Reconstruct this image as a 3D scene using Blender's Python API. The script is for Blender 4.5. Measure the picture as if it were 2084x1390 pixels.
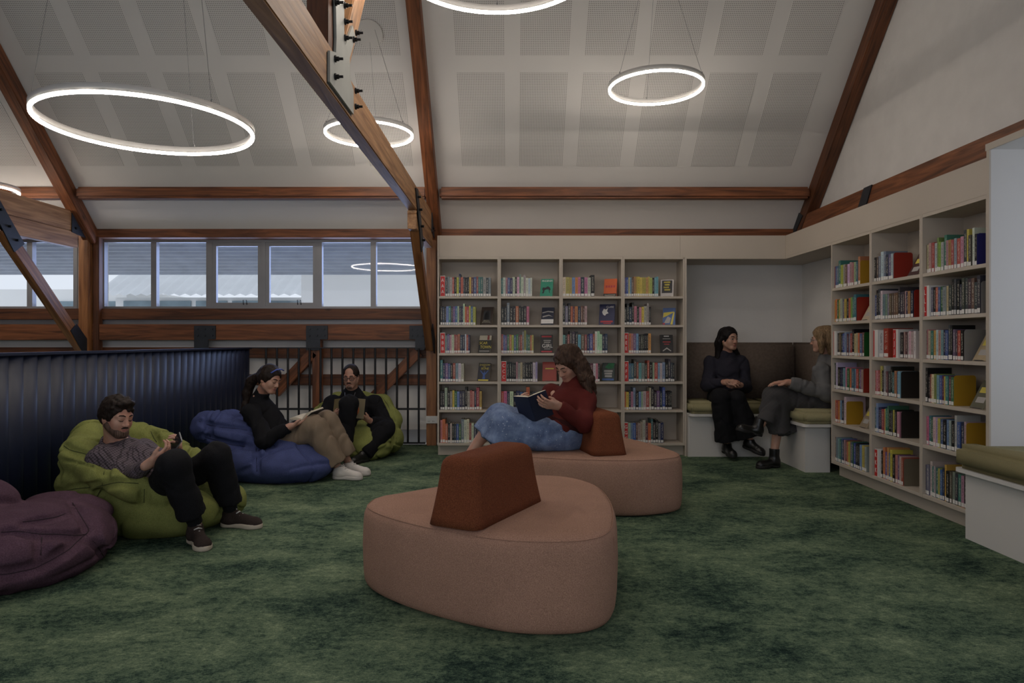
import bpy, bmesh, math, random
import numpy as np
from mathutils import Vector, Matrix

for o in list(bpy.data.objects):
    bpy.data.objects.remove(o, do_unlink=True)
scene = bpy.context.scene
COL = scene.collection
F = 2084 * 24 / 36.0           # focal length in pixels of the 2084x1390 frame
CH = 1.2                       # camera height

# ------------------------------------------------------------------ camera
cam = bpy.data.cameras.new('camera')
cam.lens = 24; cam.sensor_width = 36; cam.clip_start = 0.05; cam.clip_end = 200
cam_ob = bpy.data.objects.new('camera', cam); COL.objects.link(cam_ob)
cam_ob.location = (0, 0, CH); cam_ob.rotation_euler = (math.pi / 2, 0, 0)
scene.camera = cam_ob

# ------------------------------------------------------------------ world, lights, exposure
world = bpy.data.worlds.new('sky'); scene.world = world; world.use_nodes = True
wn = world.node_tree
bg = wn.nodes['Background']
bg.inputs[0].default_value = (0.95, 0.97, 1.0, 1); bg.inputs[1].default_value = 1.0

def area(name, loc, rot, sx, sy, power, color):
    l = bpy.data.lights.new(name, 'AREA'); l.shape = 'RECTANGLE'; l.size = sx; l.size_y = sy
    l.energy = power; l.color = color
    o = bpy.data.objects.new(name, l); COL.objects.link(o)
    o.location = loc; o.rotation_euler = rot
    return o
# daylight entering by the window-seat bay and by the clerestory
area('front_fill_light', (-1.6, -1.02, 1.85), (math.radians(78), 0, 0), 8.0, 1.3, 50, (0.92, 0.92, 1.0))  # added fill light for unseen windows behind the camera, brighter than the sky
area('daylight_bay_window', (3.85, 3.0, 1.5), (math.radians(90), 0, math.radians(90)), 1.7, 1.4, 3, (0.62, 0.69, 1.0))
area('daylight_clerestory', (-2.95, 8.28, 2.0), (math.radians(-90), 0, 0), 3.7, 0.7, 24, (0.50, 0.62, 1.0))
area('daylight_clerestory_left', (-6.9, 8.28, 2.0), (math.radians(-90), 0, 0), 3.2, 0.7, 16, (0.50, 0.62, 1.0))
RING_STRENGTH = 52.0

vs = scene.view_settings
vs.view_transform = 'Standard'; vs.look = 'None'; vs.gamma = 1.0; vs.exposure = -0.10
vs.use_curve_mapping = False

# ------------------------------------------------------------------ small helpers
def P(px, py, Y):
    """photograph position at depth Y -> point in the room"""
    return np.array([(px - 1042) / F * Y, Y, CH - (py - 695) / F * Y])

def lin(h):
    h = h.lstrip('#'); c = [int(h[i:i + 2], 16) / 255 for i in (0, 2, 4)]
    return tuple(((v / 12.92) if v <= 0.04045 else ((v + 0.055) / 1.055) ** 2.4) for v in c)

def nrm(v):
    v = np.asarray(v, float); return v / np.linalg.norm(v)

ORIG = {}
def tag(o, label=None, cat=None, group=None, kind=None):
    if label: o['label'] = label
    if cat: o['category'] = cat
    if group: o['group'] = group
    if kind: o['kind'] = kind
    return o

def thing(name, label, cat, loc, group=None):
    o = bpy.data.objects.new(name, None); COL.objects.link(o)
    o.empty_display_size = 0.1
    o.location = tuple(float(v) for v in loc)
    ORIG[o.name] = np.array(o.location)
    return tag(o, label, cat, group)

def struct_root(name, loc=(0, 0, 0)):
    o = bpy.data.objects.new(name, None); COL.objects.link(o); o.location = loc
    ORIG[o.name] = np.array(loc, float); o['kind'] = 'structure'
    return o

def mesh_from(name, V, Fc, smooth=False):
    V = np.asarray(V, np.float32)
    me = bpy.data.meshes.new(name)
    if isinstance(Fc, np.ndarray) and Fc.ndim == 2:
        n = len(Fc); k = Fc.shape[1]
        me.vertices.add(len(V)); me.vertices.foreach_set('co', V.ravel())
        me.loops.add(n * k); me.loops.foreach_set('vertex_index', Fc.astype(np.int32).ravel())
        me.polygons.add(n)
        me.polygons.foreach_set('loop_start', np.arange(0, n * k, k, dtype=np.int32))
        me.polygons.foreach_set('loop_total', np.full(n, k, np.int32))
        me.update(calc_edges=True)
    else:
        me.from_pydata([tuple(map(float, v)) for v in V], [], [tuple(f) for f in Fc])
        me.update()
    if smooth:
        me.polygons.foreach_set('use_smooth', np.ones(len(me.polygons), bool))
    return me

def link(name, me, mat, parent=None, origin=None):
    """me is in room coordinates; it is re-based on its parent's origin (or its own)"""
    o = bpy.data.objects.new(name, me); COL.objects.link(o)
    if mat is not None:
        for m in (mat if isinstance(mat, (list, tuple)) else [mat]): me.materials.append(m)
    if parent is not None:
        og = ORIG[parent.name]; o.parent = parent
        me.transform(Matrix.Translation(Vector(-og)))
        ORIG[o.name] = og
    else:
        if origin is None:
            co = np.empty(len(me.vertices) * 3, np.float32); me.vertices.foreach_get('co', co); co = co.reshape(-1, 3)
            lo, hi = co.min(0), co.max(0); origin = ((lo[0] + hi[0]) / 2, (lo[1] + hi[1]) / 2, lo[2])
        og = np.array(origin, float); me.transform(Matrix.Translation(Vector(-og)))
        o.location = og; ORIG[o.name] = og
    return o

class MB:
    """collects shapes for one mesh"""
    def __init__(s): s.bm = bmesh.new()
    def box(s, lo, hi, bevel=0.0):
        lo = np.minimum(lo, hi); hi_ = np.maximum(lo, hi)
        g = bmesh.ops.create_cube(s.bm, size=1.0)
        vs_ = g['verts']
        for v in vs_:
            v.co = Vector([lo[i] + (v.co[i] + 0.5) * (hi_[i] - lo[i]) for i in range(3)])
        if bevel:
            es = list({e for v in vs_ for e in v.link_edges})
            bmesh.ops.bevel(s.bm, geom=es, offset=bevel, segments=2, affect='EDGES', clamp_overlap=True)
        return s
    def obox(s, M, size, bevel=0.0):
        g = bmesh.ops.create_cube(s.bm, size=1.0); vs_ = g['verts']
        for v in vs_: v.co = Vector([v.co[i] * size[i] for i in range(3)])
        new = vs_
        if bevel:
            es = list({e for v in vs_ for e in v.link_edges})
            r = bmesh.ops.bevel(s.bm, geom=es, offset=bevel, segments=2, affect='EDGES', clamp_overlap=True)
            new = list({v for f in r['faces'] for v in f.verts} | {v for v in vs_ if v.is_valid})
        for v in new: v.co = M @ v.co
        return s
    def cyl(s, a, b, r1, r2=None, seg=12):
        a = Vector(tuple(map(float, a))); b = Vector(tuple(map(float, b))); r2 = r1 if r2 is None else r2
        d = b - a; q = d.to_track_quat('Z', 'Y').to_matrix().to_4x4()
        M = Matrix.Translation((a + b) / 2) @ q
        bmesh.ops.create_cone(s.bm, cap_ends=True, segments=seg, radius1=r1, radius2=r2, depth=d.length, matrix=M)
        return s
    def sphere(s, c, r, seg=12):
        bmesh.ops.create_uvsphere(s.bm, u_segments=seg, v_segments=max(6, seg // 2), radius=1.0,
              matrix=Matrix.Translation(Vector(tuple(map(float, c)))) @ Matrix.Diagonal((*((r,) * 3 if np.isscalar(r) else r), 1)))
        return s
    def ell(s, c, axes, radii, seg=12):
        A = np.array(axes, float).T * np.array(radii)
        M = Matrix([[*A[0], c[0]], [*A[1], c[1]], [*A[2], c[2]], [0, 0, 0, 1]])
        bmesh.ops.create_uvsphere(s.bm, u_segments=seg, v_segments=max(6, seg // 2), radius=1.0, matrix=M)
        return s
    def tube(s, pts, r, seg=6, closed=False):
        pts = [np.asarray(p, float) for p in pts]; n = len(pts); rings = []
        rr = [r] * n if np.isscalar(r) else list(r)
        up = np.array([0.0, 0, 1.0]); prev = None
        for i in range(n):
            if closed: t = pts[(i + 1) % n] - pts[i - 1]
            else: t = pts[min(i + 1, n - 1)] - pts[max(i - 1, 0)]
            t = t / (np.linalg.norm(t) + 1e-9)
            ref = prev if prev is not None else (up if abs(t[2]) < 0.9 else np.array([1.0, 0, 0]))
            a = ref - t * ref.dot(t); a /= np.linalg.norm(a) + 1e-9; prev = a
            b = np.cross(t, a)
            rings.append([s.bm.verts.new(pts[i] + rr[i] * (math.cos(q) * a + math.sin(q) * b))
                          for q in [2 * math.pi * j / seg for j in range(seg)]])
        m = n if closed else n - 1
        for i in range(m):
            A, B = rings[i], rings[(i + 1) % n]
            for j in range(seg):
                s.bm.faces.new((A[j], A[(j + 1) % seg], B[(j + 1) % seg], B[j]))
        if not closed:
            s.bm.faces.new(rings[0][::-1]); s.bm.faces.new(rings[-1])
        return s
    def prism(s, outline, z0, z1):
        """outline: list of 2-D or full callables -> extruded along z"""
        a = [s.bm.verts.new((x, y, z0)) for x, y in outline]; b = [s.bm.verts.new((x, y, z1)) for x, y in outline]
        s.bm.faces.new(a[::-1]); s.bm.faces.new(b); n = len(a)
        for i in range(n): s.bm.faces.new((a[i], a[(i + 1) % n], b[(i + 1) % n], b[i]))
        return s
    def prism_axis(s, pts3, vec):
        """polygon of 3-D points extruded by vec"""
        v = np.asarray(vec, float)
        a = [s.bm.verts.new(tuple(map(float, p))) for p in pts3]; b = [s.bm.verts.new(tuple(map(float, np.asarray(p, float) + v))) for p in pts3]
        s.bm.faces.new(a[::-1]); s.bm.faces.new(b); n = len(a)
        for i in range(n): s.bm.faces.new((a[i], a[(i + 1) % n], b[(i + 1) % n], b[i]))
        bmesh.ops.recalc_face_normals(s.bm, faces=s.bm.faces[:])
        return s
    def mesh(s, name='m', smooth=False):
        me = bpy.data.meshes.new(name); bmesh.ops.recalc_face_normals(s.bm, faces=s.bm.faces[:])
        s.bm.to_mesh(me); s.bm.free()
        if smooth: me.polygons.foreach_set('use_smooth', np.ones(len(me.polygons), bool))
        return me
    def build(s, name, mat, parent=None, smooth=False, origin=None):
        return link(name, s.mesh(name, smooth), mat, parent, origin)

def box(name, lo, hi, mat, parent=None, bevel=0.0, origin=None):
    return MB().box(lo, hi, bevel).build(name, mat, parent, origin=origin)

def beam(name, p0, p1, w, h, mat, parent=None, bevel=0.006, up=(0, 0, 1)):
    """timber whose grain runs along its own x axis; w across, h along up"""
    p0 = np.asarray(p0, float); p1 = np.asarray(p1, float)
    x = nrm(p1 - p0); y = nrm(np.cross(up, x)); z = np.cross(x, y)
    L = np.linalg.norm(p1 - p0)
    me = MB().obox(Matrix.Identity(4), (L, w, h), bevel).mesh(name)
    o = bpy.data.objects.new(name, me); COL.objects.link(o); me.materials.append(mat)
    c = (p0 + p1) / 2
    if parent is not None:
        o.parent = parent; c = c - ORIG[parent.name]
    o.matrix_local = Matrix([[x[0], y[0], z[0], c[0]], [x[1], y[1], z[1], c[1]], [x[2], y[2], z[2], c[2]], [0, 0, 0, 1]])
    ORIG[o.name] = np.zeros(3)
    return o

def copy_tree(o, parent=None):
    c = o.copy(); COL.objects.link(c)
    if parent is not None: c.parent = parent
    ORIG[c.name] = ORIG.get(o.name, np.zeros(3))
    for ch in list(o.children): copy_tree(ch, c)
    return c

# ------------------------------------------------------------------ materials
def mat_new(name):
    m = bpy.data.materials.new(name); m.use_nodes = True
    nt = m.node_tree; b = nt.nodes['Principled BSDF']
    return m, nt, b

def plain(name, col, rough=0.6, var=0.08, vscale=6.0, bump=0.0, bscale=60.0, metal=0.0, spec=None, coat=0.0):
    """principled with a little procedural variation"""
    m, nt, b = mat_new(name); N = nt.nodes; L = nt.links
    col = lin(col) if isinstance(col, str) else col
    tc = N.new('ShaderNodeTexCoord')
    no = N.new('ShaderNodeTexNoise'); no.inputs['Scale'].default_value = vscale; no.inputs['Detail'].default_value = 4
    L.new(tc.outputs['Object'], no.inputs['Vector'])
    mr = N.new('ShaderNodeMapRange'); mr.inputs[1].default_value = 0.3; mr.inputs[2].default_value = 0.7
    mr.inputs[3].default_value = 1 - var; mr.inputs[4].default_value = 1 + var
    L.new(no.outputs['Fac'], mr.inputs[0])
    mx = N.new('ShaderNodeVectorMath'); mx.operation = 'SCALE'; mx.inputs[0].default_value = col
    L.new(mr.outputs[0], mx.inputs['Scale']); L.new(mx.outputs[0], b.inputs['Base Color'])
    b.inputs['Roughness'].default_value = rough; b.inputs['Metallic'].default_value = metal
    if spec is not None: b.inputs['Specular IOR Level'].default_value = spec
    if coat: b.inputs['Coat Weight'].default_value = coat
    if bump:
        n2 = N.new('ShaderNodeTexNoise'); n2.inputs['Scale'].default_value = bscale; n2.inputs['Detail'].default_value = 3
        L.new(tc.outputs['Object'], n2.inputs['Vector'])
        bp = N.new('ShaderNodeBump'); bp.inputs['Strength'].default_value = bump; bp.inputs['Distance'].default_value = 0.01
        L.new(n2.outputs['Fac'], bp.inputs['Height']); L.new(bp.outputs[0], b.inputs['Normal'])
    return m

def timber(name, c0, c1, rough=0.55):
    m, nt, b = mat_new(name); N = nt.nodes; L = nt.links
    tc = N.new('ShaderNodeTexCoord'); mp = N.new('ShaderNodeMapping'); mp.inputs['Scale'].default_value = (0.7, 9, 9)
    oi = N.new('ShaderNodeObjectInfo'); ad = N.new('ShaderNodeVectorMath'); ad.operation = 'ADD'
    ms = N.new('ShaderNodeMath'); ms.operation = 'MULTIPLY'; ms.inputs[1].default_value = 37.0
    L.new(oi.outputs['Random'], ms.inputs[0]); L.new(tc.outputs['Object'], ad.inputs[0]); L.new(ms.outputs[0], ad.inputs[1])
    L.new(ad.outputs[0], mp.inputs['Vector'])
    n1 = N.new('ShaderNodeTexNoise'); n1.inputs['Scale'].default_value = 2.2; n1.inputs['Detail'].default_value = 6; n1.inputs['Distortion'].default_value = 1.2
    L.new(mp.outputs[0], n1.inputs['Vector'])
    cr = N.new('ShaderNodeValToRGB'); cr.color_ramp.elements[0].position = 0.30; cr.color_ramp.elements[1].position = 0.72
    cr.color_ramp.elements[0].color = (*lin(c0), 1); cr.color_ramp.elements[1].color = (*lin(c1), 1)
    L.new(n1.outputs['Fac'], cr.inputs[0])
    # knots
    vo = N.new('ShaderNodeTexVoronoi'); vo.inputs['Scale'].default_value = 1.6
    mp2 = N.new('ShaderNodeMapping'); mp2.inputs['Scale'].default_value = (1.0, 2.4, 2.4); L.new(ad.outputs[0], mp2.inputs['Vector']); L.new(mp2.outputs[0], vo.inputs['Vector'])
    mr = N.new('ShaderNodeMapRange'); mr.inputs[1].default_value = 0.02; mr.inputs[2].default_value = 0.09; mr.inputs[3].default_value = 0.35; mr.inputs[4].default_value = 1.0
    L.new(vo.outputs['Distance'], mr.inputs[0])
    sc = N.new('ShaderNodeVectorMath'); sc.operation = 'SCALE'; L.new(cr.outputs[0], sc.inputs[0]); L.new(mr.outputs[0], sc.inputs['Scale'])
    L.new(sc.outputs[0], b.inputs['Base Color']); b.inputs['Roughness'].default_value = rough
    bp = N.new('ShaderNodeBump'); bp.inputs['Strength'].default_value = 0.25; bp.inputs['Distance'].default_value = 0.01
    L.new(n1.outputs['Fac'], bp.inputs['Height']); L.new(bp.outputs[0], b.inputs['Normal'])
    return m

def weave(name, col, scale=260.0, rough=0.95, var=0.14, strength=0.5, col2=None, vscale=5.0, wz=None):
    """woven upholstery: fine mottled yarn relief and melange"""
    m, nt, b = mat_new(name); N = nt.nodes; L = nt.links
    col = lin(col) if isinstance(col, str) else col
    col2 = (lin(col2) if isinstance(col2, str) else col2) if col2 else tuple(c * 0.68 for c in col)
    tc = N.new('ShaderNodeTexCoord')
    vo = N.new('ShaderNodeTexNoise'); vo.inputs['Scale'].default_value = scale * 0.8; vo.inputs['Detail'].default_value = 1.0; L.new(tc.outputs['Object'], vo.inputs['Vector'])
    no = N.new('ShaderNodeTexNoise'); no.inputs['Scale'].default_value = vscale; no.inputs['Detail'].default_value = 8; L.new(tc.outputs['Object'], no.inputs['Vector'])
    mix = N.new('ShaderNodeMix'); mix.data_type = 'RGBA'
    mix.inputs[6].default_value = (*col, 1); mix.inputs[7].default_value = (*col2, 1)
    mr = N.new('ShaderNodeMapRange'); mr.inputs[1].default_value = 0.32; mr.inputs[2].default_value = 0.68; mr.inputs[3].default_value = 0.0; mr.inputs[4].default_value = 1.0
    L.new(vo.outputs['Fac'], mr.inputs[0]); L.new(mr.outputs[0], mix.inputs[0])
    mr2 = N.new('ShaderNodeMapRange'); mr2.inputs[1].default_value = 0.3; mr2.inputs[2].default_value = 0.7; mr2.inputs[3].default_value = 1 - var; mr2.inputs[4].default_value = 1 + var
    L.new(no.outputs['Fac'], mr2.inputs[0])
    sc = N.new('ShaderNodeVectorMath'); sc.operation = 'SCALE'; L.new(mix.outputs[2], sc.inputs[0]); L.new(mr2.outputs[0], sc.inputs['Scale'])
    L.new(sc.outputs[0], b.inputs['Base Color'])
    b.inputs['Roughness'].default_value = rough; b.inputs['Specular IOR Level'].default_value = 0.12
    bp = N.new('ShaderNodeBump'); bp.inputs['Strength'].default_value = strength; bp.inputs['Distance'].default_value = 0.0015; bp.invert = True
    L.new(vo.outputs['Fac'], bp.inputs['Height']); L.new(bp.outputs[0], b.inputs['Normal'])
    return m

def carpet_mat():
    m, nt, b = mat_new('carpet'); N = nt.nodes; L = nt.links
    tc = N.new('ShaderNodeTexCoord'); mp = N.new('ShaderNodeMapping'); mp.inputs['Scale'].default_value = (1, 1.35, 1)
    L.new(tc.outputs['Object'], mp.inputs['Vector'])
    def noise(s, d=6, r=0.6, dist=0.0):
        n = N.new('ShaderNodeTexNoise'); n.inputs['Scale'].default_value = s; n.inputs['Detail'].default_value = d
        n.inputs['Roughness'].default_value = r; n.inputs['Distortion'].default_value = dist; L.new(mp.outputs[0], n.inputs['Vector']); return n
    big = noise(1.7, 8, 0.72, 0.3); med = noise(20, 5, 0.75, 0.5); mid = noise(70, 3, 0.8, 0.3); fine = noise(210, 2, 0.8)
    def mul(x, f):
        q = N.new('ShaderNodeMath'); q.operation = 'MULTIPLY'; q.inputs[1].default_value = f; L.new(x.outputs[0], q.inputs[0]); return q
    def add(x, y):
        q = N.new('ShaderNodeMath'); q.operation = 'ADD'; L.new(x.outputs[0], q.inputs[0]); L.new(y.outputs[0], q.inputs[1]); return q
    s = add(add(add(mul(big, 0.40), mul(med, 0.26)), mul(mid, 0.22)), mul(fine, 0.18))
    cr = N.new('ShaderNodeValToRGB'); e = cr.color_ramp.elements
    e[0].position = 0.43; e[0].color = (0.013, 0.026, 0.022, 1); e[1].position = 0.65; e[1].color = (0.33, 0.41, 0.25, 1)
    for p, c in ((0.472, (0.033, 0.060, 0.046, 1)), (0.52, (0.092, 0.140, 0.090, 1)), (0.58, (0.182, 0.240, 0.146, 1))):
        k = e.new(p); k.color = c
    L.new(s.outputs[0], cr.inputs[0]); L.new(cr.outputs[0], b.inputs['Base Color'])
    b.inputs['Roughness'].default_value = 1.0; b.inputs['Specular IOR Level'].default_value = 0.05
    bp = N.new('ShaderNodeBump'); bp.inputs['Strength'].default_value = 0.6; bp.inputs['Distance'].default_value = 0.006
    L.new(fine.outputs['Fac'], bp.inputs['Height']); L.new(bp.outputs[0], b.inputs['Normal'])
    return m

def perforated_mat(pitch=0.0168, r=0.25):
    m, nt, b = mat_new('perforated_plaster'); N = nt.nodes; L = nt.links
    tc = N.new('ShaderNodeTexCoord'); sp = N.new('ShaderNodeSeparateXYZ'); L.new(tc.outputs['Object'], sp.inputs[0])
    ds = []
    for ax in 'XY':
        d = N.new('ShaderNodeMath'); d.operation = 'DIVIDE'; d.inputs[1].default_value = pitch; L.new(sp.outputs[ax], d.inputs[0])
        f = N.new('ShaderNodeMath'); f.operation = 'FRACT'; L.new(d.outputs[0], f.inputs[0])
        q = N.new('ShaderNodeMath'); q.operation = 'SUBTRACT'; q.inputs[1].default_value = 0.5; L.new(f.outputs[0], q.inputs[0])
        p2 = N.new('ShaderNodeMath'); p2.operation = 'POWER'; p2.inputs[1].default_value = 2; L.new(q.outputs[0], p2.inputs[0]); ds.append(p2)
    a = N.new('ShaderNodeMath'); a.operation = 'ADD'; L.new(ds[0].outputs[0], a.inputs[0]); L.new(ds[1].outputs[0], a.inputs[1])
    lt = N.new('ShaderNodeMath'); lt.operation = 'LESS_THAN'; lt.inputs[1].default_value = r * r; L.new(a.outputs[0], lt.inputs[0])
    mix = N.new('ShaderNodeMix'); mix.data_type = 'RGBA'; mix.inputs[6].default_value = (0.72, 0.70, 0.67, 1); mix.inputs[7].default_value = (0.24, 0.23, 0.22, 1)
    L.new(lt.outputs[0], mix.inputs[0]); L.new(mix.outputs[2], b.inputs['Base Color']); b.inputs['Roughness'].default_value = 0.9
    return m

def glass_mat(name='window_glass', tint=(0.93, 0.96, 1.0), refl=0.015):
    m, nt, b = mat_new(name); N = nt.nodes; L = nt.links
    N.remove(b); out = N['Material Output']
    t = N.new('ShaderNodeBsdfTransparent'); t.inputs[0].default_value = (*tint, 1)
    g = N.new('ShaderNodeBsdfGlossy'); g.inputs['Roughness'].default_value = 0.02
    mx = N.new('ShaderNodeMixShader'); mx.inputs[0].default_value = refl
    L.new(t.outputs[0], mx.inputs[1]); L.new(g.outputs[0], mx.inputs[2]); L.new(mx.outputs[0], out.inputs[0])
    return m

def emit_mat(name, col, strength):
    m, nt, b = mat_new(name); N = nt.nodes; L = nt.links; N.remove(b)
    e = N.new('ShaderNodeEmission'); e.inputs[0].default_value = (*col, 1); e.inputs[1].default_value = strength
    L.new(e.outputs[0], N['Material Output'].inputs[0]); return m

M = {}
M['wall'] = plain('wall_paint', (0.74, 0.72, 0.69), 0.9, 0.02, 3, 0.12, 25)
M['brick_paint'] = plain('painted_brick', (0.74, 0.72, 0.69), 0.9, 0.04, 5, 0.45, 9)
M['ceiling'] = plain('ceiling_paint', (0.74, 0.72, 0.69), 0.9, 0.02, 2)
M['perf'] = perforated_mat()
M['carpet'] = carpet_mat()
M['timber'] = timber('stained_timber', '#4a2812', '#945a36')
M['timber_dark'] = timber('dark_stained_timber', '#3c2011', '#784829')
M['timber_mid'] = timber('brown_timber', '#6a3f20', '#ac7546', 0.5)
M['timber_light'] = timber('honey_timber', '#855b38', '#c59566', 0.5)
M['steel'] = plain('dark_steel', (0.030, 0.034, 0.042), 0.5, 0.15, 10, metal=0.3)
M['gusset'] = plain('grey_painted_steel', (0.40, 0.41, 0.38), 0.5, 0.06, 8)
M['bolt'] = plain('black_bolt', (0.010, 0.010, 0.011), 0.45, 0.1, 20, metal=0.4)
M['laminate'] = plain('greige_laminate', (0.52, 0.455, 0.38), 0.6, 0.03, 2)
M['laminate_white'] = plain('white_laminate', (0.66, 0.64, 0.61), 0.55, 0.02, 2)
M['alu'] = plain('window_aluminium', (0.30, 0.30, 0.31), 0.45, 0.06, 4, metal=0.2)
M['black_metal'] = plain('black_powder_coat', (0.012, 0.013, 0.016), 0.5, 0.1, 8)
M['navy'] = plain('navy_slat_paint', (0.014, 0.019, 0.040), 0.42, 0.10, 3, spec=0.4)
M['glass'] = glass_mat()
M['pink'] = weave('pink_upholstery', (0.455, 0.270, 0.190), 330, col2=(0.30, 0.172, 0.125), var=0.06, strength=0.8)
M['rust'] = weave('rust_upholstery', (0.205, 0.068, 0.030), 330, col2=(0.125, 0.038, 0.018), var=0.07, strength=0.7)
M['olive'] = weave('olive_upholstery', (0.350, 0.315, 0.175), 600, var=0.06, strength=0.25)
M['brown_fab'] = weave('brown_upholstery', (0.200, 0.155, 0.125), 500, var=0.14, strength=0.3, vscale=40)
M['green_bag'] = weave('green_beanbag_fabric', (0.255, 0.275, 0.085), 300, var=0.12, strength=0.5, vscale=9)
M['blue_bag'] = weave('blue_beanbag_fabric', (0.080, 0.100, 0.245), 300, var=0.12, strength=0.5, vscale=9)
M['plum_bag'] = weave('plum_beanbag_fabric', (0.115, 0.064, 0.092), 210, var=0.12, strength=1.0, vscale=9)
M['ring_light'] = emit_mat('ring_diffuser', (1.0, 0.895, 0.79), RING_STRENGTH)
M['white_metal'] = plain('white_metal', (0.62, 0.60, 0.57), 0.4, 0.02, 4)
M['plastic_white'] = plain('white_plastic', (0.72, 0.71, 0.68), 0.35, 0.02, 6)
M['wire'] = plain('steel_wire', (0.25, 0.25, 0.25), 0.4, 0.05, 6, metal=0.6)
# ================================================================== the room
XL, XR = -9.0, 3.41           # gable walls
YB, YF = 8.15, -1.25          # long walls
RIDGE = 3.45
CC = 9.2665 + CH              # the ceiling slope is z + y = CC
def ceil_z(y): return CC - y if y >= RIDGE else CC - 2 * RIDGE + y

def st(o): o['kind'] = 'structure'; return o

st(box('floor', (XL, YF, -0.12), (XR + 0.7, 7.97, 0.0), M['carpet'], origin=(0, 0, 0)))

# back wall with two window openings
W1 = (-4.90, -1.00); W2 = (-8.7, -5.18); WZ = (1.588, 2.412)
wb = struct_root('wall_back')
def wpart(lo, hi): return box('wall_panel', lo, hi, M['wall'], wb)
wpart((XL, YB, -0.6), (XR + 0.1, YB + 0.14, WZ[0]))
wpart((XL, YB, WZ[1]), (XR + 0.1, YB + 0.14, 2.62))
wpart((XL, YB, WZ[0]), (W2[0], YB + 0.14, WZ[1]))
wpart((W2[1], YB, WZ[0]), (W1[0], YB + 0.14, WZ[1]))
wpart((W1[1], YB, WZ[0]), (XR + 0.1, YB + 0.14, WZ[1]))

# gable walls
def gable(name, x0, x1, skip=None):
    w = struct_root(name)
    zt = 2.40
    top = [(x0, YF, zt), (x0, YB, zt), (x0, YB, ceil_z(7.97)), (x0, RIDGE, ceil_z(RIDGE) + 0.02), (x0, YF, ceil_z(YF) + 0.02)]
    MB().prism_axis(top, (x1 - x0, 0, 0)).build('gable_panel', M['brick_paint'], w)
    if skip:
        box('lower_panel', (x0, YF, -0.1), (x1, skip[0], zt), M['wall'], w)
        box('lower_panel', (x0, skip[1], -0.1), (x1, YB, zt), M['wall'], w)
    else:
        box('lower_panel', (x0, YF, -0.1), (x1, YB, zt), M['wall'], w)
    return w
gable('wall_right', XR, XR + 0.12, (1.86, 4.11))
gable('wall_left', XL - 0.12, XL)

# front wall (behind the camera) with its strip window
wf = struct_root('wall_front')
box('wall_panel', (XL, YF - 0.14, -0.1), (XR + 0.1, YF, 1.15), M['wall'], wf)
box('wall_panel', (XL, YF - 0.14, 2.5), (XR + 0.1, YF, 2.7), M['wall'], wf)
box('wall_panel', (XL, YF - 0.14, 1.15), (-5.8, YF, 2.5), M['wall'], wf)
box('wall_panel', (2.6, YF - 0.14, 1.15), (XR + 0.1, YF, 2.5), M['wall'], wf)

# ceiling: two plastered slopes
ce = struct_root('ceiling')
s2 = math.sqrt(0.5)
def slope_box(name, y0, y1, x0, x1, d0, d1, mat, parent, sgn=1):
    a = [np.array([x0, y, ceil_z(y)]) for y in (y0, y1)]
    n = np.array([0, s2 * sgn, s2])
    pts = [a[0] + n * d0, a[1] + n * d0, a[1] + n * d1, a[0] + n * d1]
    return MB().prism_axis(pts, (x1 - x0, 0, 0)).build(name, mat, parent)
slope_box('plaster_slope', RIDGE, 7.975, XL, XR, 0, 0.08, M['ceiling'], ce)
slope_box('plaster_slope', YF - 0.05, RIDGE - 1e-4, XL, XR, 0, 0.08, M['ceiling'], ce, -1)

# perforated fields of the ceiling, each a thin panel 2 mm proud of the plaster
pm = MB().obox(Matrix.Identity(4), (0.465, 1.022, 0.004), 0.0).mesh('perforated_panel'); pm.materials.append(M['perf'])
rowsY = [(7.372, 6.649), (6.530, 5.807), (5.688, 4.965), (4.846, 4.123)]
colsX = [-0.538 + 0.617 * i for i in range(6)] + [-4.651 + 0.624 * i for i in range(6)] + [-5.60 - 0.624 * i for i in range(5)]
for ya, yb in rowsY:
    for x in colsX:
        y = (ya + yb) / 2
        o = bpy.data.objects.new('perforated_panel', pm); COL.objects.link(o); o.parent = ce
        o.location = (x + 0.2325, y - 0.001, ceil_z(y) - 0.001); o.rotation_euler = (-math.pi / 4, 0, 0)

# ------------------------------------------------------------------ wall timbers
def trim(i, p0, p1, w, h, mat='timber', **k):
    o = beam('trim_%d' % i, p0, p1, w, h, M[mat], **k); o['kind'] = 'structure'; return o
def zpx(py, Y): return CH - (py - 695) / F * Y
trim(1, (XL, 8.05, 2.465), (XR, 8.05, 2.465), 0.20, 0.105, 'timber')                    # wall plate over the windows
trim(2, (XL, 8.07, 1.522), (-1.0, 8.07, 1.522), 0.17, 0.128, 'timber_dark')            # sill timber
st(box('trim_3', (XL, 8.06, 1.402), (-1.0, YB, 1.458), M['alu']))
trim(4, (XL, 8.04, 1.309), (-0.93, 8.04, 1.309), 0.20, 0.184, 'timber')                  # main girt
trim(5, (XL, 8.10, 1.068), (-1.0, 8.10, 1.068), 0.10, 0.126, 'timber_dark')
trim(6, (XL, 8.10, 0.747), (-1.0, 8.10, 0.747), 0.10, 0.126, 'timber_dark')
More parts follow.
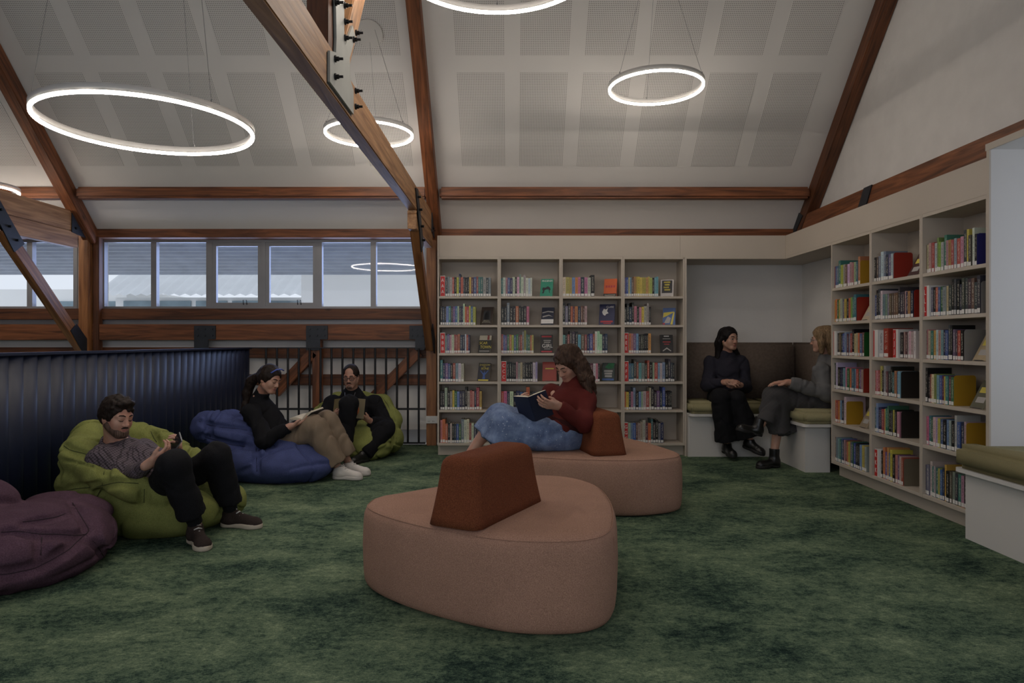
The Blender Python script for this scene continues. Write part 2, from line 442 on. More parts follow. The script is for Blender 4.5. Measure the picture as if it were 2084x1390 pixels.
# wall braces behind the balusters
def wall_brace(i, a, b, w=0.13):
    trim(i, P(*a, 8.02), P(*b, 8.02), 0.10, w, 'timber', up=(0, 1, 0.001))
def braceXZ(i, a, b, h):
    p0, p1 = P(*a, 8.00), P(*b, 8.00)
    o = beam('trim_%d' % i, p0, p1, 0.09, h, M['timber'], up=(0, 0, 1)); o['kind'] = 'structure'
braceXZ(7, (560, 800), (640, 716), 0.12)
braceXZ(8, (757, 812), (852, 716), 0.12)
trim(9, (P(646, 700, 7.985)[0], 8.0, 0.02), (P(646, 700, 7.985)[0], 8.0, 1.215), 0.09, 0.105, 'timber', up=(1, 0, 0))
st(box('trim_10', (-3.3, 8.12, 0.0), (-0.9, YB - 0.001, 0.15), M['alu']))
# steel gusset plates on the girt
def girt_plate(px0, px1, legs):
    x0, x1 = P(px0, 0, 7.93)[0], P(px1, 0, 7.93)[0]
    t = thing('girt_plate', '', 'plate', ((x0 + x1) / 2, 7.93, 1.23))
    box('plate', (x0, 7.925, 1.225), (x1, 7.94, 1.385), M['steel'], t, 0.003)
    box('plate_leg', (P(legs[0], 0, 7.93)[0], 7.925, 1.10), (P(legs[1], 0, 7.93)[0], 7.94, 1.225), M['steel'], t, 0.003)
    for i in range(3):
        for z in (1.27, 1.345):
            xx = x0 + (x1 - x0) * (0.16 + 0.34 * i)
            MB().cyl((xx, 7.925, z), (xx, 7.913, z), 0.013, seg=8).build('bolt', M['steel'], t)
    return t
tag(girt_plate(395, 439, (395, 424)), 'dark steel T-plate on the wall girt above the slatted screen', 'plate', 'steel plates on the girt')
tag(girt_plate(623, 667, (623, 652)), 'dark steel T-plate on the girt above the middle of the balusters', 'plate', 'steel plates on the girt')
tag(girt_plate(833, 864, (845, 864)), 'dark steel plate on the girt beside the central post', 'plate', 'steel plates on the girt')

# right wall timber
trim(11, (3.35, YF, 2.50), (3.35, YB, 2.50), 0.12, 0.26, 'timber')
t = thing('wall_strap', 'dark steel strap on the right wall timber above the bookcases', 'strap', (3.285, 6.0, 2.36))
_p = P(1757, 405, 3.285 * F / (1757 - 1042))
MB().prism_axis([(3.288, _p[1] + 0.16, 2.37), (3.288, _p[1] + 0.00, 2.37), (3.288, _p[1] - 0.16, 2.63), (3.288, _p[1] - 0.02, 2.63)], (-0.01, 0, 0)).build('strap_plate', M['steel'], t)

# purlin under the slope
def purlin(x0, x1, label):
    y, z = 7.56, 2.84
    o = beam('purlin', (x0, y, z), (x1, y, z), 0.13, 0.125, M['timber'], bevel=0.022)
    return tag(o, label, 'beam', 'ceiling purlins')
purlin(XL, -4.93, 'brown timber purlin under the ceiling left of the left rafter')
purlin(-4.80, -0.94, 'brown timber purlin above the strip windows between two rafters')
purlin(-0.80, 3.28, 'brown timber purlin above the cream pelmet on the right')

# ------------------------------------------------------------------ roof trusses
def truss(xr, label, full=True):
    """xr: right face of the tie; king-post truss along y"""
    t = thing('roof_truss', label, 'truss', (xr - 0.05, 7.8, 0), 'roof trusses')
    xc = xr - 0.04
    zt0, zt1, zl0 = CH + 1.239, CH + 1.460, CH + 1.056
    h = zt1 - zt0
    beam('tie_beam', (xc, -1.0, (zt0 + zt1) / 2), (xc, 7.72, (zt0 + zt1) / 2), 0.085, h, M['timber_light'], t)
    beam('lower_tie', (xc, 6.41, (zl0 + zt0) / 2 - 0.002), (xc, 7.72, (zl0 + zt0) / 2 - 0.002), 0.085, zt0 - zl0 - 0.006, M['timber_light'], t)
    # rafters
    rx = xr + 0.02
    d = 0.085
    for (ya, yb, sg) in ((8.02, RIDGE, 1), (-1.1, RIDGE, -1)):
        n = np.array([0, s2 * sg, s2])
        a = np.array([rx, ya, ceil_z(ya)]) - n * d; b = np.array([rx, yb, ceil_z(yb)]) - n * d
        beam('rafter', a, b, 0.125, 0.16, M['timber'], t)
    # post, knee brace
    beam('post', (xr - 0.03, 7.92, 0.0), (xr - 0.03, 7.92, 2.42), 0.115, 0.11, M['timber_mid'], t, up=(0, 1, 0))
    beam('side_post', (xr + 0.075, 7.97, 0.0), (xr + 0.075, 7.97, 2.42), 0.07, 0.08, M['timber_dark'], t, up=(0, 1, 0))
    beam('knee_brace', (xc, 7.84, CH - 0.06), (xc, 6.45, CH + 1.25), 0.085, 0.135, M['timber_mid'], t, up=(0, 1, 1))
    # king post and struts
    beam('king_post', (xc - 0.012, 3.42, zt1 - 0.04), (xc - 0.012, 3.42, ceil_z(3.42) - 0.2), 0.17, 0.105, M['timber_dark'], t, up=(1, 0, 0))
    beam('strut', (xc, 3.60, zt1 - 0.05), (xc, 5.0, zt1 + 1.93), 0.085, 0.16, M['timber_light'], t, up=(0, 1, 0))
    # grey gusset on the right face
    x = xr + 0.004
    def q(y, z): return np.array([x, y, CH + z])
    g = [q(3.317, 1.262), q(3.812, 1.268), q(3.81, 1.40), q(3.722, 1.439), q(3.722, 1.546), q(3.86, 1.723), q(3.789, 1.754), q(3.625, 1.574), q(3.60, 1.60), q(3.60, 1.95), q(3.41, 1.95), q(3.44, 1.53), q(3.43, 1.452), q(3.317, 1.414)]
    gp = MB().prism_axis(g, (0.012, 0, 0)).build('gusset_plate', M['gusset'], t)
    MB().prism_axis([p + np.array([-0.008, -0.012 if p[1] < 3.6 else 0.0, -0.012]) for p in g], (0.008, 0, 0)).build('gusset_edge', M['bolt'], t)
    for (bx, by_) in ((674.8, 119.7), (674.8, 156), (717, 185), (717, 217), (676, 5), (694.5, 11), (695.4, 44), (695.4, 77), (718, 67), (713, 80.5)):
        y = 0.9 * F / (1042 - bx); z = (695 - by_) / F * y
        c = q(y, z) + np.array([0.012, 0, 0])
        MB().cyl(c, c + np.array([0.008, 0, 0]), 0.017, seg=12).cyl(c + np.array([0.008, 0, 0]), c + np.array([0.022, 0, 0]), 0.012, seg=6).cyl(c + np.array([0.02, 0, 0]), c + np.array([0.042, 0, 0]), 0.007, seg=8).build('bolt', M['bolt'], t)
    # steel heel plates and brace straps
    MB().prism_axis([q(7.60, 1.22), q(7.90, 1.18), q(7.90, 1.32), q(7.76, 1.45), q(7.60, 1.45)], (0.010, 0, 0)).build('heel_plate', M['steel'], t)
    for (y, z) in ((7.66, 1.40), (7.66, 1.27), (7.78, 1.27)):
        c = q(y, z) + np.array([0.010, 0, 0])
        MB().cyl(c, c + np.array([0.016, 0, 0]), 0.014, seg=8).build('bolt', M['bolt'], t)
    MB().prism_axis([q(6.30, 1.42), q(6.45, 1.44), q(6.86, 0.98), q(6.72, 0.88)], (0.010, 0, 0)).build('brace_strap', M['steel'], t)
    for (y, z) in ((6.42, 1.36), (6.52, 1.26), (6.64, 1.12), (6.74, 1.0)):
        c = q(y, z) + np.array([0.010, 0, 0])
        MB().cyl(c, c + np.array([0.030, 0, 0]), 0.012, seg=8).build('bolt', M['bolt'], t)
    MB().prism_axis([q(7.58, 0.12), q(7.68, 0.20), q(7.88, 0.02), q(7.88, -0.14), q(7.80, -0.13)], (0.010, 0, 0)).build('foot_strap', M['steel'], t)
    return t
truss(-0.90, 'brown timber truss in the centre with long tie beam, grey gusset and king post')
truss(-4.91, 'brown timber truss at the far left with knee brace crossing the left window')
def rafter_thing(x, label):
    t = thing('wall_rafter', label, 'rafter', (x, 8.0, 2.3))
    for (ya, yb, sg) in ((8.0, RIDGE, 1), (-1.1, RIDGE, -1)):
        n = np.array([0, s2 * sg, s2])
        a = np.array([x, ya, ceil_z(ya)]) - n * 0.085; b = np.array([x, yb, ceil_z(yb)]) - n * 0.085
        beam('rafter', a, b, 0.12, 0.165, M['timber_dark'], t)
    MB().prism_axis([(x - 0.07, 7.70, 2.62), (x - 0.07, 7.98, 2.40), (x - 0.07, 8.02, 2.40), (x - 0.07, 7.86, 2.70)], (0.02, 0, 0)).build('shoe_plate', M['steel'], t)
rafter_thing(3.345, 'dark timber rafter running up against the white right gable wall')

# ------------------------------------------------------------------ windows
def sash(parent, x0, x1, z0, z1, y, name='sash', handle=True):
    s = MB()
    fw = 0.045
    s.box((x0, y - 0.03, z0), (x0 + fw, y + 0.02, z1)).box((x1 - fw, y - 0.03, z0), (x1, y + 0.02, z1))
    s.box((x0 + fw, y - 0.03, z0), (x1 - fw, y + 0.02, z0 + fw)).box((x0 + fw, y - 0.03, z1 - fw), (x1 - fw, y + 0.02, z1))
    o = s.build(name, M['alu'], parent)
    box('pane', (x0 + fw, y - 0.006, z0 + fw), (x1 - fw, y, z1 - fw), M['glass'], o)
    if handle:
        xm = (x0 + x1) / 2 + 0.1
        MB().tube([(xm - 0.02, y - 0.035, z0 + 0.02), (xm - 0.02, y - 0.05, z0 + 0.075), (xm + 0.02, y - 0.05, z0 + 0.075), (xm + 0.02, y - 0.035, z0 + 0.02)], 0.005).build('handle', M['black_metal'], o)
    return o
def window(name, x0, x1, mull, sashes, y=8.17):
    w = struct_root(name, ((x0 + x1) / 2, y, WZ[0]))
    z0, z1 = WZ
    fr = MB()
    fr.box((x0, y - 0.04, z0), (x1, y + 0.03, z0 + 0.03)).box((x0, y - 0.04, z1 - 0.03), (x1, y + 0.03, z1))
    fr.box((x0, y - 0.04, z0 + 0.03), (x0 + 0.045, y + 0.03, z1 - 0.03)).box((x1 - 0.045, y - 0.04, z0 + 0.03), (x1, y + 0.03, z1 - 0.03))
    fr.build('frame', M['alu'], w)
    for a, b in mull:
        box('mullion', (a, y - 0.04, z0 + 0.03), (b, y + 0.03, z1 - 0.03), M['alu'], w)
    edges = [x0 + 0.045] + [v for ab in mull for v in ab] + [x1 - 0.045]
    for i in range(0, len(edges), 2):
        a, b = edges[i], edges[i + 1]
        if i // 2 in sashes: sash(w, a, b, z0 + 0.03, z1 - 0.03, y)
        else: box('pane', (a, y - 0.006, z0 + 0.03), (b, y, z1 - 0.03), M['glass'], w)
    return w
X = lambda px: P(px, 0, 8.15)[0]
window('window_1', W1[0], W1[1], [(X(309), X(320)), (X(421), X(433)), (X(533), X(541)), (X(645), X(656)), (X(755), X(766))], (2, 3))
window('window_2', W2[0], W2[1], [(-8.0, -7.93), (-7.34, -7.27), (-6.62, -6.55), (X(57), X(68))], ())
# front strip window
w3 = struct_root('window_3', (-1.6, YF - 0.07, 1.15))
for i in range(5):
    a = -5.8 + i * 2.1
    box('mullion', (a - 0.03, YF - 0.1, 1.15), (a + 0.03, YF - 0.04, 2.5), M['alu'], w3)
for i in range(4):
    box('pane', (-5.77 + i * 2.1, YF - 0.073, 1.15), (-3.73 + i * 2.1, YF - 0.067, 2.5), M['glass'], w3)

# ------------------------------------------------------------------ outside
M['corr'] = plain('corrugated_steel', (0.56, 0.60, 0.68), 0.5, 0.10, 4)
M['far_white'] = plain('neighbour_render', (0.85, 0.85, 0.84), 0.9, 0.03, 1)
M['far_roof'] = plain('neighbour_roof', (0.66, 0.68, 0.70), 0.7, 0.05, 2)
M['far_glass'] = plain('neighbour_glass', (0.20, 0.27, 0.31), 0.3, 0.25, 3)
def corrugated(name, y0, z0, y1, z1, x0, x1, n, amp, mat, label, cat):
    pts = []
    for i in range(n * 6 + 1):
        f = i / (n * 6); y = y0 + (y1 - y0) * f; z = z0 + (z1 - z0) * f + amp * math.sin(2 * math.pi * n * f); pts.append((y, z))
    V = [(x0, y, z) for y, z in pts] + [(x1, y, z) for y, z in pts] + [(x0, y, z + 0.004) for y, z in pts] + [(x1, y, z + 0.004) for y, z in pts]
    m = len(pts); Fc = []
    for i in range(m - 1):
        Fc.append((i, i + 1, m + i + 1, m + i)); Fc.append((2 * m + i, 3 * m + i, 3 * m + i + 1, 2 * m + i + 1))
    o = link(name, mesh_from(name, V, Fc), mat); return tag(o, label, cat)
corrugated('awning', 8.36, 2.50, 9.75, CH + 138 / F * 9.75, -12, 1.5, 11, 0.028, M['corr'], 'corrugated steel awning seen through the upper half of the windows', 'awning')
st(box('trim_12', (-40, 8.3, -0.5), (20, 40, -0.4), M['far_white']))
# neighbouring buildings
nb = thing('neighbour_building', 'pale corrugated roofed building outside the two opening sashes', 'building', (-5.5, 15.5, -0.4))
box('facade', (-9.0, 15.5, -0.4), (-3.9, 19, 2.20), M['far_white'], nb)
for i in range(6):
    a = -8.8 + i * 0.82
    box('window_strip', (a, 15.46, 1.55), (a + 0.70, 15.51, 2.12), M['far_glass'], nb)
V = []; Fc = []
n = 46
for i in range(n + 1):
    x = -9.3 + (5.6) * i / n; dz = 0.05 if i % 2 else 0
    V += [(x, 15.1, 2.21 + dz), (x, 19.5, 4.6 + dz)]
for i in range(n): Fc.append((2 * i, 2 * i + 2, 2 * i + 3, 2 * i + 1))
link('roof', mesh_from('roof', V, Fc), M['far_roof'], nb)
nb2 = thing('white_warehouse', 'plain white wall outside the right-hand window panes', 'building', (-2.4, 11.5, -0.4))
box('facade', (-3.55, 11.5, -0.4), (0.6, 15, 3.2), M['far_white'], nb2)
box('parapet', (-3.6, 11.45, 3.2), (0.65, 15.05, 3.35), M['far_roof'], nb2)
nb3 = thing('low_depot', 'low pale building with glazed strip outside the left window panes', 'building', (-14, 17, -0.4))
box('facade', (-30, 17.0, -0.4), (-9.6, 22, 2.50), M['far_white'], nb3)
for i in range(10):
    a = -28 + i * 1.85
    box('window_strip', (a, 16.95, 1.35), (a + 1.5, 17.01, 1.95 + 0.25 * (i % 2)), M['far_glass'], nb3)

# ------------------------------------------------------------------ socket, railing, slatted screen
sk = thing('power_socket', 'white double power socket on the post beside the bookcase', 'socket', (-0.93, 7.86, 0.24))
sx0, sx1 = P(867, 0, 7.86)[0], P(889, 0, 7.86)[0]
box('face_plate', (sx0, 7.845, zpx(861.5, 7.86)), (sx1 + 0.02, 7.866, zpx(846.5, 7.86)), M['plastic_white'], sk, 0.004)
for x in (sx0 + 0.035, sx0 + 0.085):
    MB().box((x - 0.008, 7.84, zpx(852, 7.86)), (x + 0.008, 7.846, zpx(850, 7.86))).build('switch', M['plastic_white'], sk)
    MB().box((x - 0.009, 7.843, zpx(858, 7.86)), (x - 0.005, 7.8455, zpx(856, 7.86))).box((x + 0.005, 7.843, zpx(858, 7.86)), (x + 0.009, 7.8455, zpx(856, 7.86))).build('outlet_slot', M['bolt'], sk)

RZ = 1.132
rl = thing('baluster_railing', 'black metal railing with slim round balusters in front of the timber wall', 'railing', (-2.0, 7.93, 0))
rx0, rx1 = -3.05, P(866, 0, 7.93)[0]
box('top_rail', (rx0, 7.91, RZ - 0.012), (rx1, 7.95, RZ), M['black_metal'], rl)
box('mid_rail', (rx0, 7.92, 0.405), (rx1, 7.94, 0.428), M['black_metal'], rl)
box('bottom_rail', (rx0, 7.91, 0.012), (rx1, 7.95, 0.03), M['black_metal'], rl)
bme = None
for i in range(15):
    x = P(541.5 + 22.2 * i, 0, 7.93)[0]
    if bme is None:
        o = MB().cyl((x, 7.93, 0.03), (x, 7.93, RZ - 0.012), 0.0125, seg=10).build('baluster', M['black_metal'], rl); bme = o; x0b = x
    else:
        o = bme.copy(); COL.objects.link(o); o.location = (x - x0b, 0, 0); ORIG[o.name] = ORIG[rl.name]

SX = -3.05
sc = thing('slatted_screen', 'dark navy screen of upright slats behind the beanbags', 'screen', (SX, 5.2, 0))
y0s, dy = 3.05 * F / (1042 - 28.8), 0.1258
sl = None
# the slats run from beside the camera to the corner of the railing
n0 = -26; yy = []
i = n0
while y0s + dy * i < 7.86:
    yy.append(y0s + dy * i); i += 1
for k, y in enumerate(yy):
    if sl is None:
        me = MB().prism([(0.018 * math.cos(q), 0.0605 * math.sin(q)) for q in np.linspace(0, 2 * math.pi, 25)[:-1]], 0.02, RZ - 0.02).mesh('slat')
        for pl_ in me.polygons: pl_.use_smooth = len(pl_.vertices) == 4
        me.materials.append(M['navy'])
    o = bpy.data.objects.new('slat', me); COL.objects.link(o); o.parent = sc
    o.location = (0, y - 5.2, 0); o.rotation_euler = (0, 0, math.radians(-12)); sl = o
box('top_rail', (SX - 0.035, yy[0] - 0.1, RZ - 0.02), (SX + 0.035, 7.93, RZ), M['navy'], sc, 0.004)
box('bottom_rail', (SX - 0.035, yy[0] - 0.1, 0.0), (SX + 0.035, 7.93, 0.02), M['navy'], sc)

# ------------------------------------------------------------------ ring pendants
def ring_light(c, r, label, canopy=True):
    c = np.asarray(c, float)
    t = thing('ring_pendant', label, 'pendant lamp', c, 'ring pendant lamps')
    n = 96
    def loft(prof, name, mat):
        V = []; Fc = []; m = len(prof)
        for i in range(n):
            a = 2 * math.pi * i / n
            for (dr, dz) in prof: V.append((c[0] + (r + dr) * math.cos(a), c[1] + (r + dr) * math.sin(a), c[2] + dz))
        for i in range(n):
            for j in range(m):
                Fc.append((i * m + j, ((i + 1) % n) * m + j, ((i + 1) % n) * m + (j + 1) % m, i * m + (j + 1) % m))
        return link(name, mesh_from(name, V, Fc, True), mat, t)
    loft([(-0.012, 0.009), (-0.012, 0.048), (0.012, 0.048), (0.012, 0.009)], 'housing', M['white_metal'])
    loft([(-0.0095, 0.008), (0.0095, 0.008), (0.0095, -0.003), (0.006, -0.008), (-0.006, -0.008), (-0.0095, -0.003)], 'diffuser', M['ring_light'])
    zc = ceil_z(c[1])
    cr = min(0.125, 0.3 * r)
    nn = np.array([0, -s2, -s2]) if c[1] > RIDGE else np.array([0, s2, -s2])
    cc = np.array([c[0], c[1], zc])
    MB().cyl(cc + nn * 0.002, cc + nn * 0.03, cr * 1.08, cr * 1.08, seg=40).build('canopy', M['white_metal'], t, False)
    for k in range(3):
        a = math.radians(90 + 120 * k)
        top = cc + nn * 0.03 + np.array([math.cos(a) * cr * 0.6, math.sin(a) * cr * 0.45, -math.sin(a) * cr * 0.45])
        bot = c + np.array([math.cos(a) * r, math.sin(a) * r, 0.048])
        MB().cyl(bot, top, 0.0016, seg=5).build('cable', M['wire'], t)
        MB().cyl(bot, bot + np.array([0, 0, 0.02]), 0.005, seg=6).build('cable_grip', M['wire'], t)
    return t
ring_light((-2.236, 4.20, CH + 1.3165), 0.60, 'large glowing ring lamp hanging at the upper left')
ring_light((-1.335, 6.38, CH + 1.93), 0.40, 'small glowing ring lamp behind the central tie beam')
ring_light((1.252, 5.94, CH + 2.20), 0.40, 'small glowing ring lamp above the cream bookcases on the right')
ring_light((-0.10, 3.97, CH + 2.20), 0.60, 'large glowing ring lamp cut off by the top of the photo')
ring_light((-5.42, 6.83, CH + 1.52), 0.40, 'glowing ring lamp of which only the tip shows at the left edge')
# ================================================================== joinery
YS, XS = 7.15, 2.865           # front planes of the back and right bookcases
ZT = CH + 0.887                # top of the carcasses
ZP = CH + 1.11                 # top of the pelmet
SH = [1.674, 1.373, 1.077, 0.778, 0.482, 0.134]   # tops of the shelves
UB = [-0.782 + 0.648 * i for i in range(5)]        # edges of the back units along x
UR = [6.130 - 0.673 * i for i in range(4)]         # edges of the right units along y

def make_bookcase(w, label):
    t = thing('bookcase', label, 'bookcase', (0, 0, 0), 'greige open bookcases')
    L = M['laminate']; d = 0.30; s = 0.018
    box('side_panel', (0.0005, 0, 0.11), (s, d, ZT), L, t, 0.0012); box('side_panel', (w - s, 0, 0.11), (w - 0.0005, d, ZT), L, t, 0.0012)
    box('back_panel', (s, d - 0.012, 0.11), (w - s, d, ZT - 0.02), L, t)
    box('top_panel', (s, 0.001, ZT - 0.024), (w - s, d, ZT), L, t)
    for z in SH:
        box('shelf', (s, 0.002, z - 0.024), (w - s, d - 0.012, z), L, t, 0.0012)
    box('plinth', (0.0, 0.075, 0.0), (w, 0.093, 0.11), L, t); box('plinth', (0.0, 0.25, 0.0), (w, 0.268, 0.11), L, t)
    return t
ORD = ['first', 'second', 'third', 'fourth', 'fifth', 'sixth', 'seventh', 'eighth', 'ninth', 'tenth', 'eleventh', 'twelfth', 'thirteenth', 'fourteenth',
       'fifteenth', 'sixteenth', 'seventeenth', 'eighteenth', 'nineteenth', 'twentieth', 'twenty-first', 'twenty-second', 'twenty-third', 'twenty-fourth', 'twenty-fifth']
UN = ['leftmost back-wall', 'second back-wall', 'third back-wall', 'fourth back-wall', 'far right-wall', 'middle right-wall', 'near right-wall']
RN = ['top', 'second', 'third', 'fourth', 'fifth', 'bottom']
bk = make_bookcase(0.648, 'greige open bookcase on the back wall, leftmost, beside the brown post')
bk.location = (UB[0], YS, 0)
for i in range(1, 4):
    c = copy_tree(bk); c.location = (UB[i], YS, 0)
    c['label'] = ['', 'greige open bookcase on the back wall, second from the brown post', 'greige open bookcase on the back wall, third, behind the red-jumpered reader',
                  'greige open bookcase on the back wall, fourth, next to the seating nook'][i]
bk2 = make_bookcase(0.673, 'greige open bookcase on the right wall, farthest, next to the seating nook')
bk2.location = (XS, UR[0], 0); bk2.rotation_euler = (0, 0, -math.pi / 2)
for i in range(1, 3):
    c = copy_tree(bk2); c.location = (XS, UR[i], 0); c.rotation_euler = (0, 0, -math.pi / 2)
    c['label'] = ['', 'greige open bookcase on the right wall, middle of the three', 'greige open bookcase on the right wall, nearest, beside the window seat'][i]

pl = thing('pelmet', 'cream pelmet boards running along above the bookcases and nook', 'pelmet', (1.0, YS, ZT))
xj = UB[4] - 0.05
box('board', (UB[0] + 0.02, YS, ZT), (xj, YS + 0.018, ZP), M['laminate'], pl, 0.0015)
box('board', (xj + 0.002, YS, ZT - 0.022), (XS, YS + 0.018, ZP), M['laminate'], pl, 0.0015)
box('board', (XS, UR[3], ZT), (XS + 0.018, YS + 0.018, ZP), M['laminate'], pl, 0.0015)
box('bottom_rail', (XS, UR[0], ZT - 0.022), (XS + 0.018, YS, ZT), M['laminate'], pl)
box('top_board', (UB[0], YS + 0.018, ZP - 0.018), (XR - 0.01, YB - 0.21, ZP), M['laminate'], pl)
box('top_board', (XS + 0.018, UR[3], ZP - 0.018), (XR - 0.14, YS + 0.018, ZP), M['laminate'], pl)
box('end_panel', (UB[0], YS, ZT), (UB[0] + 0.018, YS + 0.55, ZP), M['laminate'], pl)

# ------------------------------------------------------------------ seating nook
NX, NY = 3.29, 7.74
st(box('wall_nook', (UB[4] + 0.03, NY, 0), (XR, NY + 0.02, ZP - 0.02), M['wall']))
st(box('wall_nook_side', (NX, UR[0] + 0.02, 0), (NX + 0.02, NY, ZP - 0.02), M['wall']))
sf = struct_root('ceiling_nook', (2.5, 7.4, ZT - 0.02))
box('soffit_board', (UB[4] + 0.02, YS + 0.018, ZT - 0.02), (NX, NY, ZT), M['laminate'], sf)
box('soffit_board', (XS + 0.018, UR[0], ZT - 0.02), (NX, YS + 0.018, ZT), M['laminate'], sf)
np_ = thing('nook_panel', 'tall greige end panel between the fourth bookcase and the nook', 'panel', (UB[4] + 0.01, YS, 0))
box('panel_board', (UB[4] + 0.001, YS, 0), (UB[4] + 0.019, NY, ZT - 0.022), M['laminate'], np_)

cb = thing('corner_bench', 'white L-shaped corner bench base in the seating nook', 'bench', (2.4, 7.2, 0))
box('base_panel', (UB[4] + 0.045, 7.11, 0), (2.705, 7.128, 0.425), M['laminate_white'], cb)
box('base_panel', (2.687, 6.257, 0), (2.705, 7.11, 0.425), M['laminate_white'], cb)
box('base_panel', (2.705, 6.257, 0), (XS + 0.05, 6.275, 0.425), M['laminate_white'], cb)
box('base_panel', (UB[4] + 0.025, 7.11, 0), (UB[4] + 0.044, 7.4, 0.425), M['laminate_white'], cb)
def rounded_rect(x0, y0, x1, y1, r, corners, n=6):
    """corners: set of rounded ones among 'll','lr','ur','ul'"""
    pts = []
    for key, cx, cy, a0 in (('ll', x0, y0, 180), ('lr', x1, y0, 270), ('ur', x1, y1, 0), ('ul', x0, y1, 90)):
        if key in corners:
            ox = cx + (r if 'l' == key[1] else -r); oy = cy + (r if key[0] == 'l' else -r)
            for i in range(n + 1):
                a = math.radians(a0 + 90 * i / n); pts.append((ox + r * math.cos(a), oy + r * math.sin(a)))
        else: pts.append((cx, cy))
    return pts
MB().prism(rounded_rect(UB[4] + 0.022, 7.03, 2.63, NY - 0.003, 0.06, {'ll'}), 0.426, 0.452).build('seat_board', M['laminate_white'], cb)
MB().prism(rounded_rect(2.63, 6.155, NX - 0.003, NY - 0.003, 0.06, {'ll'}), 0.426, 0.452).build('seat_board', M['laminate_white'], cb)

def cushion(name, lo, hi, r, mat, label, cat, group=None, dome=0.0):
    bm = MB(); bm.box(lo, hi)
    b = bm.bm
    bmesh.ops.bevel(b, geom=b.edges[:], offset=r, segments=4, affect='EDGES', clamp_overlap=True)
    o = bm.build(name, mat, smooth=True); return tag(o, label, cat, group)
cushion('seat_cushion', (UB[4] + 0.03, 7.02, 0.453), (2.622, 7.56, 0.575), 0.03, M['olive'], 'olive seat cushion along the back of the nook, under the dark-haired woman', 'cushion', 'olive seat cushions')
cushion('seat_cushion', (2.626, 6.145, 0.453), (3.13, 7.56, 0.575), 0.03, M['olive'], 'olive seat cushion on the nook side bench, under the woman in grey', 'cushion', 'olive seat cushions')
cushion('back_cushion', (UB[4] + 0.025, 7.57, 0.46), (3.145, 7.735, 1.19), 0.025, M['brown_fab'], 'wide brown backrest cushion against the back wall of the nook', 'cushion', 'brown backrest cushions')
cushion('back_cushion', (3.15, 6.16, 0.46), (3.285, 7.735, 1.19), 0.025, M['brown_fab'], 'brown backrest cushion against the side wall of the nook', 'cushion', 'brown backrest cushions')

# ------------------------------------------------------------------ window seat bay on the right
by0, by1 = 1.88, 4.10
bay = struct_root('window_4', (3.4, 3.0, 0))
LW = M['laminate_white']
box('far_panel', (XS - 0.0, by1 - 0.015, 0.0), (3.95, by1 + 0.005, CH + 1.15), LW, bay)
box('near_panel', (XS - 0.0, by0 - 0.02, 0.0), (3.95, by0, CH + 1.15), LW, bay)
box('soffit', (XS, by0, CH + 1.15), (3.95, by1 + 0.005, CH + 1.168), LW, bay)
box('header', (XS - 0.012, by0 - 0.02, CH + 1.147), (XS, by1 + 0.015, CH + 1.187), M['laminate'], bay)
box('roof_board', (XS, by0 - 0.02, CH + 1.17), (XR + 0.1, by1 + 0.005, CH + 1.187), LW, bay)
box('edge_strip', (XS - 0.01, by1 - 0.016, 0.57), (XS, by1 + 0.008, CH + 1.147), M['laminate'], bay)
box('sill_wall', (3.93, by0, 0.0), (3.95, by1, 0.75), LW, bay)
box('head_wall', (3.93, by0, 2.25), (3.95, by1, CH + 1.15), LW, bay)
for i in range(3): box('mullion', (3.925, by0 + i * 1.07, 0.75), (3.955, by0 + 0.05 + i * 1.07, 2.25), M['alu'], bay)
for i in range(2): box('pane', (3.938, by0 + 0.05 + i * 1.07, 0.75), (3.944, by0 + 1.07 + i * 1.07, 2.25), M['glass'], bay)
wbn = thing('window_seat', 'white window seat base at the right edge beside the near bookcase', 'bench', (3.0, 3.0, 0))
box('base_panel', (2.765, by0 - 0.02, 0), (2.783, 4.163, 0.407), LW, wbn)
box('end_panel', (2.783, 4.145, 0), (XS - 0.001, 4.163, 0.407), LW, wbn)
MB().prism(rounded_rect(2.71, by0 + 0.002, 3.92, by1 - 0.017, 0.03, set()), 0.408, 0.432).prism(rounded_rect(2.71, by1 - 0.0165, XS - 0.015, 4.19, 0.03, {'ul'}), 0.408, 0.432).build('seat_board', LW, wbn)
_mb = MB(); _mb.prism([(2.695, by0 + 0.01), (3.6, by0 + 0.01), (3.6, by1 - 0.025), (XS - 0.018, by1 - 0.025), (XS - 0.018, 4.175), (2.695, 4.175)], 0.433, 0.580)
bmesh.ops.recalc_face_normals(_mb.bm, faces=_mb.bm.faces[:]); bmesh.ops.bevel(_mb.bm, geom=_mb.bm.edges[:], offset=0.034, segments=4, affect='EDGES', clamp_overlap=True)
tag(_mb.build('seat_cushion', M['olive'], smooth=True), 'thick olive cushion on the window seat at the right edge', 'cushion', 'olive seat cushions')

